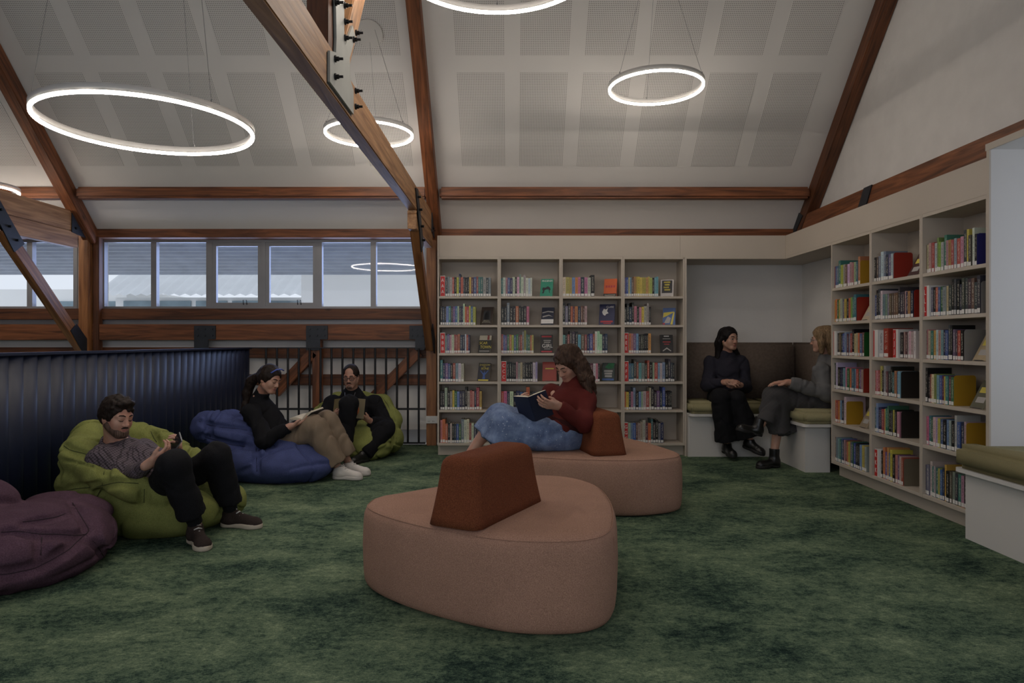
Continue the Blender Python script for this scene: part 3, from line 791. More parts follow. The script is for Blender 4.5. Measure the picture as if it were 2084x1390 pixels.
# ------------------------------------------------------------------ ottomans
def catmull(pts, k=8):
    out = []; n = len(pts)
    for i in range(n):
        p0, p1, p2, p3 = (np.array(pts[(i + j - 1) % n], float) for j in range(4))
        for q in range(k):
            t = q / k
            out.append(0.5 * ((2 * p1) + (-p0 + p2) * t + (2 * p0 - 5 * p1 + 4 * p2 - p3) * t * t + (-p0 + 3 * p1 - 3 * p2 + p3) * t ** 3))
    return np.array(out)
OUT = [(-.735, 3.46), (-.72, 3.33), (-.60, 3.16), (-.38, 2.97), (-.085, 2.80), (.115, 2.755), (.31, 2.78), (.425, 2.90), (.485, 3.15), (.515, 3.45), (.505, 3.75), (.45, 3.95), (.32, 4.09), (.13, 4.13), (-.08, 4.05), (-.40, 3.83), (-.62, 3.64), (-.71, 3.56)]
OC = np.array([-0.007, 3.46])
def inset_ring(o2, d):
    n = len(o2); t = np.roll(o2, -1, 0) - np.roll(o2, 1, 0); t /= np.linalg.norm(t, axis=1)[:, None]
    nn = np.stack([-t[:, 1], t[:, 0]], 1)
    if ((o2.mean(0) - o2) * nn).sum() < 0: nn = -nn
    return o2 + nn * d
def loft_rings(rings, zs, cap=True):
    V = []; Fc = []; n = len(rings[0])
    for r, z in zip(rings, zs):
        z_ = np.broadcast_to(np.asarray(z, float), (n,))
        V += [(p[0], p[1], zz) for p, zz in zip(r, z_)]
    for k in range(len(rings) - 1):
        for i in range(n):
            Fc.append((k * n + i, k * n + (i + 1) % n, (k + 1) * n + (i + 1) % n, (k + 1) * n + i))
    if cap:
        Fc.append(tuple(range(n))[::-1]); k = len(rings) - 1; Fc.append(tuple(k * n + i for i in range(n)))
    return V, Fc
HS = 0.402
def make_ottoman(label):
    t = thing('ottoman', label, 'ottoman', (0, 0, 0), 'pink island ottomans')
    o2 = catmull(OUT, 6) - OC
    prof = [(0.004, 0.050), (0.005, 0.030), (0.014, 0.014), (0.035, 0.005), (0.08, 0.0), (0.20, -0.004), (0.32, 0.0), (0.355, 0.004), (0.378, 0.013), (0.392, 0.028), (0.400, 0.050)]
    rings = [inset_ring(o2, d) for z, d in prof]; zs = [z for z, d in prof]
    base_r = rings[-1]
    for f in (0.90, 0.78, 0.6, 0.4, 0.2, 0.08): rings.append(base_r * f); zs.append(0.406 if f < 0.85 else 0.404)
    V, Fc = loft_rings(rings, zs)
    link('seat', mesh_from('seat', V, Fc, True), M['pink'], t)
    sr = inset_ring(o2, 0.0185)
    MB().tube([(p[0], p[1], 0.3865) for p in sr], 0.0022, 5, closed=True).build('top_seam', M['pink'], t)
    sr = inset_ring(o2, 0.0)
    for i in (int(len(sr) * 0.40), int(len(sr) * 0.93)):
        MB().tube([(sr[i][0], sr[i][1], z) for z in np.linspace(0.06, 0.36, 8)], 0.0018, 5).build('side_seam', M['pink'], t)
    # glides
    for (x, y) in ((-0.45, -0.02), (0.28, 0.40), (0.30, -0.45)):
        MB().cyl((x, y, 0), (x, y, 0.010), 0.03, seg=14).build('foot', M['black_metal'], t)
    # rust backrest: wedge with rounded corners
    A, B = np.array([-.135, 2.86]) - OC, np.array([.155, 3.41]) - OC
    u = nrm(B - A); v = np.array([-u[1], u[0]]); Lb = np.linalg.norm(B - A); Wb = 0.265
    ctr = (A + B) / 2 + v * Wb / 2
    def rr(hu, hv, r, n=7, cu=0.0):
        pts = []
        for sx, sy, a0 in ((1, 1, 0), (-1, 1, 90), (-1, -1, 180), (1, -1, 270)):
            for i in range(n + 1):
                a = math.radians(a0 + 90 * i / n)
                pts.append(ctr + u * (cu + sx * (hu - r) + r * math.cos(a)) + v * (sy * (hv - r) + r * math.sin(a)))
        return np.array(pts)
    hu, hv = Lb / 2 + 0.02, Wb / 2
    R_ = []; Z_ = []
    for f in np.linspace(0, 1, 8):
        R_.append(rr(hu - 0.045 * f, hv - 0.030 * f - 0.004 * math.sin(f * 3.14), 0.055, cu=0.0)); Z_.append(HS + 0.004 + 0.250 * f)
    for d, dz in ((0.006, 0.018), (0.018, 0.032), (0.036, 0.040), (0.058, 0.043)):
        R_.append(rr(hu - 0.045 - d, hv - 0.030 - d, max(0.055 - d * 0.6, 0.012))); Z_.append(HS + 0.254 + dz)
    V, Fc = loft_rings(R_, Z_)
    link('backrest', mesh_from('backrest', V, Fc, True), M['rust'], t)
    return t
ot1 = make_ottoman('pink rounded-triangle ottoman in front with rust-brown wedge backrest')
ot1.location = (OC[0], OC[1], 0)
ot2 = copy_tree(ot1); ot2.location = (0.60, 5.28, 0); ot2.rotation_euler = (0, 0, math.radians(24))
for ch in ot2.children:
    if ch.name.startswith('backrest'):            # this one's backrest is set at a different angle
        pc = Vector((-0.12, -0.255, 0)); ch.matrix_local = Matrix.Translation(pc + Vector((0.03, 0.06, 0))) @ Matrix.Rotation(math.radians(16), 4, 'Z') @ Matrix.Translation(-pc)
ot2['label'] = 'pink ottoman behind, with rust-brown backrest, where the woman in red sits'

# ------------------------------------------------------------------ books
BC = dict(k=('black', (.012, .012, .014)), n=('navy', (.022, .035, .095)), b=('blue', (.055, .13, .38)), c=('light blue', (.20, .40, .55)), t=('teal', (.035, .22, .21)),
          g=('green', (.05, .20, .08)), l=('lime green', (.28, .42, .05)), y=('yellow', (.68, .50, .06)), o=('orange', (.68, .20, .05)), r=('red', (.52, .06, .05)),
          m=('maroon', (.17, .035, .05)), p=('pink', (.62, .22, .30)), u=('purple', (.18, .10, .28)), v=('lavender', (.42, .36, .58)), w=('white', (.68, .66, .62)),
          e=('beige', (.52, .45, .36)), s=('grey-blue', (.22, .27, .34)), d=('dark grey', (.06, .06, .07)), i=('brown', (.18, .10, .07)))
def book_mat(name, attr):
    m, nt, b = mat_new(name); N = nt.nodes; L = nt.links
    tc = N.new('ShaderNodeTexCoord'); oi = N.new('ShaderNodeObjectInfo')
    if attr:
        ca = N.new('ShaderNodeAttribute'); ca.attribute_name = 'book_colour'; colo = ca.outputs['Color']
        uv = N.new('ShaderNodeAttribute'); uv.attribute_name = 'book_pos'; pos = uv.outputs['Vector']
        rv = ca.outputs['Alpha']
    else:
        colo = oi.outputs['Color']; pos = tc.outputs['Object']; rv = oi.outputs['Random']
    sp = N.new('ShaderNodeSeparateXYZ'); L.new(pos, sp.inputs[0])
    # title marks: blotches stretched along the spine, only in a central strip of the spine
    mp = N.new('ShaderNodeMapping'); mp.inputs['Scale'].default_value = (5.0, 0.0, 26.0); L.new(pos, mp.inputs['Vector'])
    ms = N.new('ShaderNodeMath'); ms.operation = 'MULTIPLY'; ms.inputs[1].default_value = 91.0; L.new(rv, ms.inputs[0])
    ad = N.new('ShaderNodeVectorMath'); ad.operation = 'ADD'; L.new(mp.outputs[0], ad.inputs[0]); L.new(ms.outputs[0], ad.inputs[1])
    no = N.new('ShaderNodeTexNoise'); no.inputs['Scale'].default_value = 1.0; no.inputs['Detail'].default_value = 2; L.new(ad.outputs[0], no.inputs['Vector'])
    g1 = N.new('ShaderNodeMath'); g1.operation = 'GREATER_THAN'; g1.inputs[1].default_value = 0.50; L.new(no.outputs['Fac'], g1.inputs[0])
    def band(ax, lo, hi):
        a = N.new('ShaderNodeMath'); a.operation = 'GREATER_THAN'; a.inputs[1].default_value = lo; L.new(sp.outputs[ax], a.inputs[0])
        c = N.new('ShaderNodeMath'); c.operation = 'LESS_THAN'; c.inputs[1].default_value = hi; L.new(sp.outputs[ax], c.inputs[0])
        q = N.new('ShaderNodeMath'); q.operation = 'MULTIPLY'; L.new(a.outputs[0], q.inputs[0]); L.new(c.outputs[0], q.inputs[1]); return q
    bx = band('X', 0.26, 0.74); bz = band('Z', 0.26, 0.90)
    fr = N.new('ShaderNodeMath'); fr.operation = 'LESS_THAN'; fr.inputs[1].default_value = 0.005; L.new(sp.outputs['Y'], fr.inputs[0])
    q1 = N.new('ShaderNodeMath'); q1.operation = 'MULTIPLY'; L.new(bx.outputs[0], q1.inputs[0]); L.new(bz.outputs[0], q1.inputs[1])
    q2 = N.new('ShaderNodeMath'); q2.operation = 'MULTIPLY'; L.new(q1.outputs[0], q2.inputs[0]); L.new(g1.outputs[0], q2.inputs[1])
    q3 = N.new('ShaderNodeMath'); q3.operation = 'MULTIPLY'; L.new(q2.outputs[0], q3.inputs[0]); L.new(fr.outputs[0], q3.inputs[1])
    # light mark on dark cover, dark mark on light cover
    bw = N.new('ShaderNodeRGBToBW'); L.new(colo, bw.inputs[0])
    gt = N.new('ShaderNodeMath'); gt.operation = 'LESS_THAN'; gt.inputs[1].default_value = 0.22; L.new(bw.outputs[0], gt.inputs[0])
    tcx = N.new('ShaderNodeMix'); tcx.data_type = 'RGBA'; tcx.inputs[6].default_value = (0.04, 0.035, 0.05, 1); tcx.inputs[7].default_value = (0.62, 0.58, 0.48, 1); L.new(gt.outputs[0], tcx.inputs[0])
    fade = N.new('ShaderNodeMath'); fade.operation = 'MULTIPLY'; fade.inputs[1].default_value = 0.5; L.new(q3.outputs[0], fade.inputs[0])
    mx = N.new('ShaderNodeMix'); mx.data_type = 'RGBA'; L.new(fade.outputs[0], mx.inputs[0]); L.new(colo, mx.inputs[6]); L.new(tcx.outputs[2], mx.inputs[7])
    # a few spines carry a contrasting lower block
    L.new(mx.outputs[2], b.inputs['Base Color']); b.inputs['Roughness'].default_value = 0.42
    return m
M['book'] = book_mat('book_cover', False); M['book_s'] = book_mat('book_cover_mass', True)
M['paper'] = plain('book_paper', (0.60, 0.54, 0.42), 0.9, 0.10, 80)
M['label'] = plain('spine_label', (0.74, 0.73, 0.70), 0.6, 0.18, 260)
_b = MB(); _b.box((0, 0, 0), (1, .02, 1)).box((0, .02, 0), (.07, 1, 1)).box((.93, .02, 0), (1, 1, 1)); me_cover = _b.mesh('book'); me_cover.materials.append(M['book'])
me_pages = MB().box((.07, .02, .012), (.93, .965, .982)).mesh('page_block'); me_pages.materials.append(M['paper'])
me_label = MB().box((.08, -.006, .025), (.92, -.0005, .145)).mesh('spine_label'); me_label.materials.append(M['label'])

CELLS = [  # unit, row, px start, px end, colour codes (capital = taller)
 (0, 0, 906.5, 999, 'dserkyNonkkymbrtteds'), (1, 0, 1020, 1083, 'twpbnwkwSwEwww'), (2, 0, 1145, 1210, 'wyycopnpwK'), (3, 0, 1270, 1340, 'ubecioyyyyyyyykcc'),
 (0, 1, 896, 968, 'knkctdubwdnWoryby'), (1, 1, 1020, 1077, 'kkSkkokkkp'), (2, 1, 1145, 1195, 'KsKomonime'), (3, 1, 1270, 1325, 'kKnKpkpyeEk'),
 (0, 2, 906.5, 956, 'suewrronnwrn'), (1, 2, 1020, 1086, 'rbugoybgirSLtgoy'), (2, 2, 1145, 1236.5, 'ckrDDKcirnbrWWwnn'), (3, 2, 1280, 1325, 'opuckdkkky'),
 (0, 3, 896, 944, 'Tnubkrcwe'), (1, 3, 1031, 1094, 'kkkkpeedkkkwv'), (2, 3, 1145, 1221, 'wkdcekbmwekmwpk'), (3, 3, 1280, 1373, 'btDrcsdRkercwckDdk'),
 (0, 4, 896, 980.5, 'kkEksygcndKerpnRy'), (1, 4, 1020, 1090, 'rpnwknbnOkd'), (2, 4, 1145, 1213, 'nkdwbkrke'), (3, 4, 1270, 1367.5, 'oydpCkceerEKdunBkkk'),
 (0, 5, 896, 985, 'POokwknbgSWWrwnked'), (1, 5, 1020, 1085, 'kbwrndkewtk'), (2, 5, 1145, 1210, 'nwkrbdek'), (3, 5, 1279, 1350.5, 'wcbieeEmoTdKsn'),
 (4, 0, 1695, 1749, 'rbbTyeiwppetO'), (4, 1, 1696, 1742, 'yogyeuykoltT'), (4, 2, 1704, 1757, 'dinbcmsrKeeobi'), (4, 3, 1697.5, 1756, 'DWknncpgotcrgup'), (4, 4, 1696, 1720.5, 'orocnW'), (4, 5, 1697.5, 1763, 'isctbnpioyugbnkkcyye'),
 (5, 0, 1778, 1817, 'kisWSnuw'), (5, 1, 1776.5, 1858, 'cbKDWsssiiiiDddenon'), (5, 2, 1830, 1862, 'dkpmewew'), (5, 3, 1778, 1832, 'rprYkEidKtobc'), (5, 4, 1779, 1829, 'tCnnrytGkdykp'), (5, 5, 1789, 1838, 'wkOuYbYkpuer'),
 (6, 0, 1880, 1986, 'ieerwLleTporvrpDYdWk'), (6, 1, 1893, 1995, 'ukobgsedKDKnDDDIdD'), (6, 2, 1878, 1960, 'nipetywpcnbDKudrk'), (6, 3, 1883, 1939.5, 'Kkrwlcbmytmg'), (6, 4, 1884, 1964, 'ptgwvybkcekWbne'), (6, 5, 1880, 1966, 'nsWtetybnYkisdtpk'),
]
random.seed(7)
XB = XS + 0.022; YBk = YS + 0.022
specs = []
for (u, r, a, b, codes) in CELLS:
    n = len(codes)
    ws = np.array([random.uniform(0.75, 1.3) for _ in range(n)]); ws /= ws.sum()
    if u < 4: p0, p1 = (a - 1042) / F * YBk, (b - 1042) / F * YBk; span = p1 - p0
    else: p0, p1 = XB * F / (a - 1042), XB * F / (b - 1042); span = p0 - p1
    pos = 0.0
    base_h = random.uniform(0.190, 0.200)
    for i, cd in enumerate(codes):
        th = ws[i] * span
        h = random.uniform(0.222, 0.240) if cd.isupper() else base_h + random.choice([0, 0, 0.001, 0.004, -0.004, 0.008])
        if r == 5: h += 0.012
        dp = random.uniform(0.125, 0.14) if not cd.isupper() else random.uniform(0.15, 0.17)
        nm, c = BC[cd.lower()]
        g_ = sum(c) / 3; c = tuple(max(0.004, (v * .82 + g_ * .18) * random.uniform(0.62, 1.05)) for v in c)
        inset = random.uniform(0, 0.008)
        tk = th * random.uniform(0.93, 0.985)
        if u < 4: loc = (p0 + pos, YBk + inset, SH[r]); area_px = th * h * (F / YBk) ** 2
        else:
            loc = (XB + inset, p0 - pos, SH[r]); d_ = p0 - pos
            area_px = (th * XB * F / d_ ** 2) * h * F / d_
        specs.append(dict(u=u, r=r, i=i, n=n, nm=nm, c=c, loc=loc, size=(tk, dp, h), area=area_px))
        pos += th
specs.sort(key=lambda s: -s['area'])
proto = None
for s in specs[:300]:
    o = bpy.data.objects.new('book', me_cover); COL.objects.link(o)
    o.location = s['loc']; o.scale = s['size']; o.color = (*s['c'], 1)
    if s['u'] >= 4: o.rotation_euler = (0, 0, -math.pi / 2)
    for nm, me in (('page_block', me_pages), ('spine_label', me_label)):
        c = bpy.data.objects.new(nm, me); COL.objects.link(c); c.parent = o
    tag(o, '%s book, %s from the left on the %s shelf of the %s bookcase' % (s['nm'], ORD[s['i']], RN[s['r']], UN[s['u']]), 'book', 'books shelved spine-out')
# the remaining, smallest-showing books of the back wall
V = []; Fc = []; MI = []; CL = []; PS = []
cube_f = [(0, 1, 3, 2), (4, 6, 7, 5), (0, 4, 5, 1), (2, 3, 7, 6), (0, 2, 6, 4), (1, 5, 7, 3)]
def add_cube(lo, hi, loc, size, rot, mi, col, rnd):
    b0 = len(V)
    for z in (0, 1):
        for y in (0, 1):
            for x in (0, 1):
                q = np.array([(lo[0], hi[0])[x], (lo[1], hi[1])[y], (lo[2], hi[2])[z]])
                w = q * np.array(size)
                if rot: w = np.array([w[1], -w[0], w[2]])
                V.append(w + np.array(loc)); PS.append(q); CL.append((*col, rnd))
    for f in cube_f: Fc.append(tuple(b0 + i for i in f)); MI.append(mi)
for s in specs[300:]:
    rot = s['u'] >= 4; rn = random.random()
    add_cube((0, 0, 0), (1, .02, 1), s['loc'], s['size'], rot, 0, s['c'], rn); add_cube((0, .02, 0), (.07, 1, 1), s['loc'], s['size'], rot, 0, s['c'], rn); add_cube((.93, .02, 0), (1, 1, 1), s['loc'], s['size'], rot, 0, s['c'], rn)
    add_cube((.07, .02, .012), (.93, .965, .982), s['loc'], s['size'], rot, 1, s['c'], rn); add_cube((.08, -.006, .025), (.92, -.0005, .145), s['loc'], s['size'], rot, 2, s['c'], rn)
me = mesh_from('shelved_books', np.array(V), [tuple(f) for f in Fc])
me.polygons.foreach_set('material_index', np.array(MI, np.int32))
at = me.attributes.new('book_colour', 'FLOAT_COLOR', 'POINT'); at.data.foreach_set('color', np.array(CL, np.float32).ravel())
at = me.attributes.new('book_pos', 'FLOAT_VECTOR', 'POINT'); at.data.foreach_set('vector', np.array(PS, np.float32).ravel())
o = link('shelved_books', me, [M['book_s'], M['paper'], M['label']])
tag(o, 'remaining rows of slim books on the back-wall bookcases', 'books', kind='stuff')

# ------------------------------------------------------------------ text helper
def text_mesh(s, size, align='CENTER', ext=0.0004, bold=0.0, sx=1.0):
    cu = bpy.data.curves.new('lettering', 'FONT'); cu.body = s; cu.size = size; cu.align_x = align; cu.align_y = 'CENTER'; cu.extrude = ext; cu.offset = bold
    cu.resolution_u = 3
    ob = bpy.data.objects.new('lettering', cu); COL.objects.link(ob)
    dg = bpy.context.evaluated_depsgraph_get()
    me = bpy.data.meshes.new_from_object(ob.evaluated_get(dg))
    bpy.data.objects.remove(ob, do_unlink=True); bpy.data.curves.remove(cu)
    if sx != 1.0: me.transform(Matrix.Diagonal((sx, 1, 1, 1)))
    me.transform(Matrix.Rotation(math.pi / 2, 4, 'X'))     # stands upright, faces -y
    return me
def put_text(s, size, mat, parent, loc, **k):
    me = text_mesh(s, size, **k); me.materials.append(mat)
    o = bpy.data.objects.new('lettering', me); COL.objects.link(o); o.parent = parent; o.location = loc; return o
M['sign_red'] = plain('sign_red', (0.55, 0.030, 0.028), 0.5, 0.04, 10)
M['white_ink'] = plain('white_print', (0.80, 0.78, 0.75), 0.6, 0.02, 10)
M['yellow_ink'] = plain('yellow_print', (0.72, 0.60, 0.10), 0.6, 0.04, 10)
M['grey_ink'] = plain('grey_print', (0.42, 0.40, 0.38), 0.6, 0.04, 10)
M['red_ink'] = plain('red_print', (0.45, 0.05, 0.06), 0.6, 0.04, 10)
M['dark_ink'] = plain('dark_print', (0.03, 0.03, 0.035), 0.6, 0.04, 10)
M['blue_ink'] = plain('blue_print', (0.06, 0.13, 0.38), 0.6, 0.2, 30)

def letter_sign(u, r, px0, px1, ch):
    if u < 4: p0, p1 = (px0 - 1042) / F * YBk, (px1 - 1042) / F * YBk; w = p1 - p0
    else: p0, p1 = XB * F / (px0 - 1042), XB * F / (px1 - 1042); w = p0 - p1
    t = thing('letter_sign', 'white marker with red spine lettered %s, %s shelf, %s bookcase' % (' '.join([ch] * 3), RN[r], UN[u]), 'sign', (0, 0, 0), 'letter markers on the shelves')
    h = 0.215; wf = w if u < 4 else min(w, 0.042)
    box('marker_box', (0, 0, 0), (w, 0.15, h), M['plastic_white'], t)
    box('red_label', (0.003, -0.0015, 0.003), (wf - 0.003, 0, h - 0.005), M['sign_red'], t)
    for k in range(3): put_text(ch, 0.050, M['white_ink'], t, (wf / 2, -0.002, h * (0.78 - 0.28 * k)), sx=0.85)
    if u < 4: t.location = (p0, YBk - 0.006, SH[r])
    else: t.location = (XB - 0.006, p0, SH[r]); t.rotation_euler = (0, 0, -math.pi / 2)
for a in ((0, 0, 896, 906, 'A'), (0, 2, 896, 906, 'B'), (1, 3, 1020, 1030.5, 'C'), (3, 2, 1269.5, 1279, 'E'), (3, 3, 1269.5, 1279, 'F'), (3, 5, 1269.5, 1278, 'G'),
          (4, 2, 1694.5, 1703.5, 'H'), (5, 2, 1776, 1788, 'I'), (5, 2, 1819, 1829.5, 'J'), (5, 5, 1781.5, 1788.8, 'K'), (6, 1, 1881, 1892.6, 'L')): letter_sign(*a)

# ------------------------------------------------------------------ bookends
def bookend(u, r, px, cn, col, h=0.20):
    y = XB * F / (px - 1042)
    mt = plain('bookend_' + cn, col, 0.45, 0.04, 5)
    t = thing('bookend', '%s metal bookend on the %s shelf of the %s bookcase' % (cn, RN[r], UN[u]), 'bookend', (XB + 0.02, y, SH[r]), 'coloured metal bookends')
    x0, x1 = XB + 0.004, XB + 0.148; z0 = SH[r]; rr = 0.018
    pts = [(x0, y, z0)] + [(x1, y, z0)] + [(x1 - rr + rr * math.cos(a), y, z0 + h - rr + rr * math.sin(a)) for a in np.linspace(0, math.pi / 2, 6)] + [(x0 + rr - rr * math.sin(a), y, z0 + h - rr + rr * math.cos(a)) for a in np.linspace(0, math.pi / 2, 6)]
    MB().prism_axis(pts, (0, -0.002, 0)).build('plate', mt, t)
    box('foot_plate', (x0, y - 0.002, z0), (x1, y + 0.10, z0 + 0.0012), mt, t)
yl, rd, gy, bl, gn, bk_, gg = (.42, .235, .015), (.30, .022, .012), (.27, .26, .25), (.020, .022, .17), (.010, .105, .020), (.018, .015, .013), (.17, .145, .10)
for a in ((4, 0, 1749.5, 'yellow', yl), (4, 1, 1742.5, 'red', rd), (4, 2, 1757.5, 'green', gn), (4, 3, 1756.5, 'red', rd), (4, 4, 1721.5, 'yellow', yl),
          (5, 0, 1817.5, 'red', rd), (5, 1, 1859, 'red', rd), (5, 3, 1832.5, 'black', bk_), (5, 4, 1833, 'black', bk_), (5, 5, 1838.5, 'greige', gg),
          (6, 0, 1987, 'blue', bl), (6, 1, 1995.5, 'grey', gy), (6, 2, 1961, 'grey', gy), (6, 3, 1940, 'yellow', yl), (6, 4, 1965, 'yellow', yl), (6, 5, 1966.5, 'yellow', yl)): bookend(*a)
# the red hardback standing between the two markers
def lone_book(u, r, px0, px1, col, h, dp, label):
    y0, y1 = XB * F / (px0 - 1042), XB * F / (px1 - 1042)
    o = bpy.data.objects.new('book', me_cover); COL.objects.link(o); o.location = (XB, y0, SH[r]); o.scale = (y0 - y1, dp, h); o.color = (*col, 1); o.rotation_euler = (0, 0, -math.pi / 2)
    for nm, me in (('page_block', me_pages), ('spine_label', me_label)):
        c = bpy.data.objects.new(nm, me); COL.objects.link(c); c.parent = o
    tag(o, label, 'book', 'books shelved spine-out')
lone_book(5, 2, 1789, 1798, (.50, .50, .52), 0.21, 0.14, 'pale grey book right of the I I I marker, middle right-wall bookcase')
lone_book(5, 2, 1798.5, 1808, (.36, .045, .025), 0.225, 0.19, 'tall red hardback between the I and J markers, middle right-wall bookcase')

# ------------------------------------------------------------------ face-out display books
def display_book(u, r, px, w, h, cn, col, label, deco, yaw=-18, tilt=17):
    t = thing('display_book', label, 'book', (0, 0, 0), 'books standing face-out')
    mt = plain('cover_' + cn, col, 0.4, 0.10, 12)
    th = 0.022
    MB().box((-w / 2, 0, 0), (w / 2, 0.0016, h)).box((-w / 2, th - 0.0016, 0), (w / 2, th, h)).box((-w / 2, 0.0016, 0), (-w / 2 + 0.0016, th - 0.0016, h)).build('cover', mt, t)
    box('page_block', (-w / 2 + 0.0016, 0.0016, 0.002), (w / 2 - 0.003, th - 0.0016, h - 0.002), M['paper'], t)
    # clear-backed easel foot
    box('stand_foot', (-w * 0.32, -0.012, -0.001), (w * 0.32, th + 0.05, 0.0), M['wire'], t)
    for d in deco:
        if d[0] == 'T': put_text(d[1], d[2], M[d[5]], t, (d[3] * w, -0.0006, d[4] * h), sx=d[6] if len(d) > 6 else 1.0)
        elif d[0] == 'R': box('print_block', (d[1] * w, -0.0005, d[2] * h), (d[3] * w, 0, d[4] * h), M[d[5]], t)
        elif d[0] == 'P':
            MB().prism_axis([(x * w, -0.0005, z * h) for x, z in d[1]], (0, 0.0005, 0)).build('print_block', M[d[2]], t)
    t.rotation_euler = (math.radians(-tilt), 0, math.radians(yaw)); t.rotation_mode = 'XYZ'
    if u < 4: t.location = ((px - 1042) / F * (YBk + 0.05), YBk + 0.05, SH[r] + 0.003)
    return t
horse = ('P', [(-.34, .18), (-.28, .30), (-.36, .42), (-.30, .52), (-.10, .50), (.10, .58), (.28, .50), (.34, .36), (.26, .34), (.30, .20), (.25, .20), (.18, .40), (0, .40), (-.14, .36), (-.2, .18), (-.26, .18)], 'dark_ink')
display_book(1, 0, 1111, 0.135, 0.198, 'teal', (.03, .28, .18), 'teal face-out paperback titled PHOENIX with a dark horse', [('T', 'PHOENIX', 0.030, 0.02, 0.88, 'white_ink', 0.9), horse])
display_book(0, 1, 989, 0.135, 0.20, 'dark brown', (.035, .020, .014), 'dark brown face-out book with a doorway cover, leftmost bookcase', [('R', -.30, .10, .30, .80, 'dark_ink'), ('P', [(-.34, .12), (-.22, .28), (.22, .28), (.34, .12)], 'paper'), ('P', [(-.18, .30), (-.18, .62), (0, .76), (.18, .62), (.18, .30)], 'dark_ink')])
display_book(1, 1, 1113, 0.135, 0.195, 'midnight', (.012, .018, .045), 'midnight blue face-out book with a white lower band, second bookcase', [('R', -.5, .08, .5, .32, 'white_ink'), ('P', [(-.45, .66), (0, .74), (.45, .70), (.45, .76), (0, .80), (-.45, .72)], 'grey_ink'), ('P', [(-.4, .42), (.1, .52), (.45, .46), (.1, .58), (-.4, .5)], 'grey_ink'), ('T', '— — —', 0.014, 0, .20, 'dark_ink')])
display_book(2, 0, 1241, 0.135, 0.20, 'bright orange', (.62, .115, .03), 'bright orange face-out paperback on the third bookcase top shelf', [('R', -.5, .0, .5, .16, 'dark_ink'), ('R', -.42, .05, .42, .10, 'paper'), ('R', -.36, .50, -.22, .62, 'red_ink'), ('R', -.16, .50, -.02, .62, 'red_ink'), ('R', .04, .50, .18, .62, 'red_ink'), ('R', .24, .50, .38, .62, 'red_ink')])
display_book(3, 0, 1357, 0.135, 0.19, 'white', (.50, .46, .44), 'white face-out book with black panel and yellow lettering, fourth bookcase', [('R', -.40, .20, .40, .95, 'dark_ink')] + [('R', -.26 + .06 * (i % 2), .80 - .15 * i, .24 - .05 * (i % 3), .89 - .15 * i, 'yellow_ink') for i in range(4)])
display_book(2, 1, 1234, 0.165, 0.232, 'indigo', (.018, .024, .085), 'large indigo face-out book with white moon shape and lettering CLARE', [('P', [(-.25, .50), (-.32, .62), (-.22, .78), (-.10, .74), (.05, .80), (.0, .66), (.10, .56), (-.05, .52), (-.12, .44)], 'white_ink'), ('T', 'CLARE', 0.030, 0.18, .86, 'white_ink', 0.9), ('R', -.4, .12, .4, .20, 'red_ink'), ('R', -.2, .05, .3, .09, 'red_ink')])
display_book(3, 1, 1361, 0.130, 0.19, 'bright blue', (.06, .13, .34), 'blue face-out book with yellow slanted shapes, fourth bookcase', [('P', [(-.48, .42), (-.44, .72), (.42, .78), (.2, .66)], 'yellow_ink'), ('P', [(.12, .02), (.30, .02), (.44, .74), (.34, .74)], 'yellow_ink'), ('P', [(-.4, .1), (-.1, .5), (.15, .4), (.05, .1)], 'grey_ink'), ('R', -.48, .02, -.30, .12, 'red_ink')])
display_book(0, 2, 985, 0.140, 0.195, 'near black', (.022, .024, .022), 'black face-out book titled SCAR TOWN in yellow, leftmost bookcase', [('R', -.48, .72, .48, .99, 'paper'), ('R', .15, .74, .32, .99, 'red_ink'), ('T', 'SCAR', 0.042, -.12, .55, 'yellow_ink', .9), ('T', 'TOWN', 0.046, .10, .32, 'yellow_ink', .85), ('R', -.4, .08, .4, .12, 'grey_ink')])
display_book(1, 2, 1112.5, 0.130, 0.195, 'black', (.012, .010, .012), 'black face-out book with the word GIRL in white, second bookcase', [('R', -.4, .86, .4, .95, 'red_ink'), ('R', -.25, .66, .35, .71, 'grey_ink'), ('R', -.22, .56, .3, .61, 'grey_ink'), ('T', 'GIRL', 0.058, .06, .38, 'white_ink', .95), ('R', -.2, .20, .3, .23, 'grey_ink'), ('R', -.44, .03, .44, .11, 'red_ink')], yaw=-2, tilt=12)
display_book(3, 2, 1357.5, 0.135, 0.195, 'charcoal', (.035, .032, .032), 'charcoal face-out book with a pale ornate frame, fourth bookcase', [('R', -.2, .90, .2, .95, 'white_ink'), ('R', -.3, .58, .3, .63, 'red_ink'), ('R', -.2, .46, .2, .50, 'red_ink'), ('P', [(-.34, .12), (0, .30), (.34, .12), (.3, .08), (0, .22), (-.3, .08)], 'grey_ink'), ('R', -.3, .76, .3, .80, 'grey_ink')], yaw=-2, tilt=12)
display_book(0, 3, 983, 0.135, 0.20, 'dark navy', (.014, .014, .026), 'dark face-out book titled SHADOW AND BONE with a blue tree', [('T', 'SHADOW', 0.028, .02, .88, 'yellow_ink', .95), ('T', 'AND', 0.014, 0, .78, 'yellow_ink'), ('T', 'BONE', 0.034, .06, .68, 'yellow_ink', .95), ('P', [(-.08, .12), (-.05, .34), (-.34, .56), (-.30, .60), (-.02, .42), (.06, .60), (.10, .42), (.34, .62), (.36, .56), (.1, .34), (.14, .12)], 'blue_ink'), ('R', -.42, .02, .42, .09, 'yellow_ink')])
display_book(1, 3, 1118, 0.150, 0.21, 'crimson', (.34, .040, .025), 'crimson face-out book half hidden behind the reading woman', [('R', -.3, .62, .3, .68, 'yellow_ink')], yaw=-6)
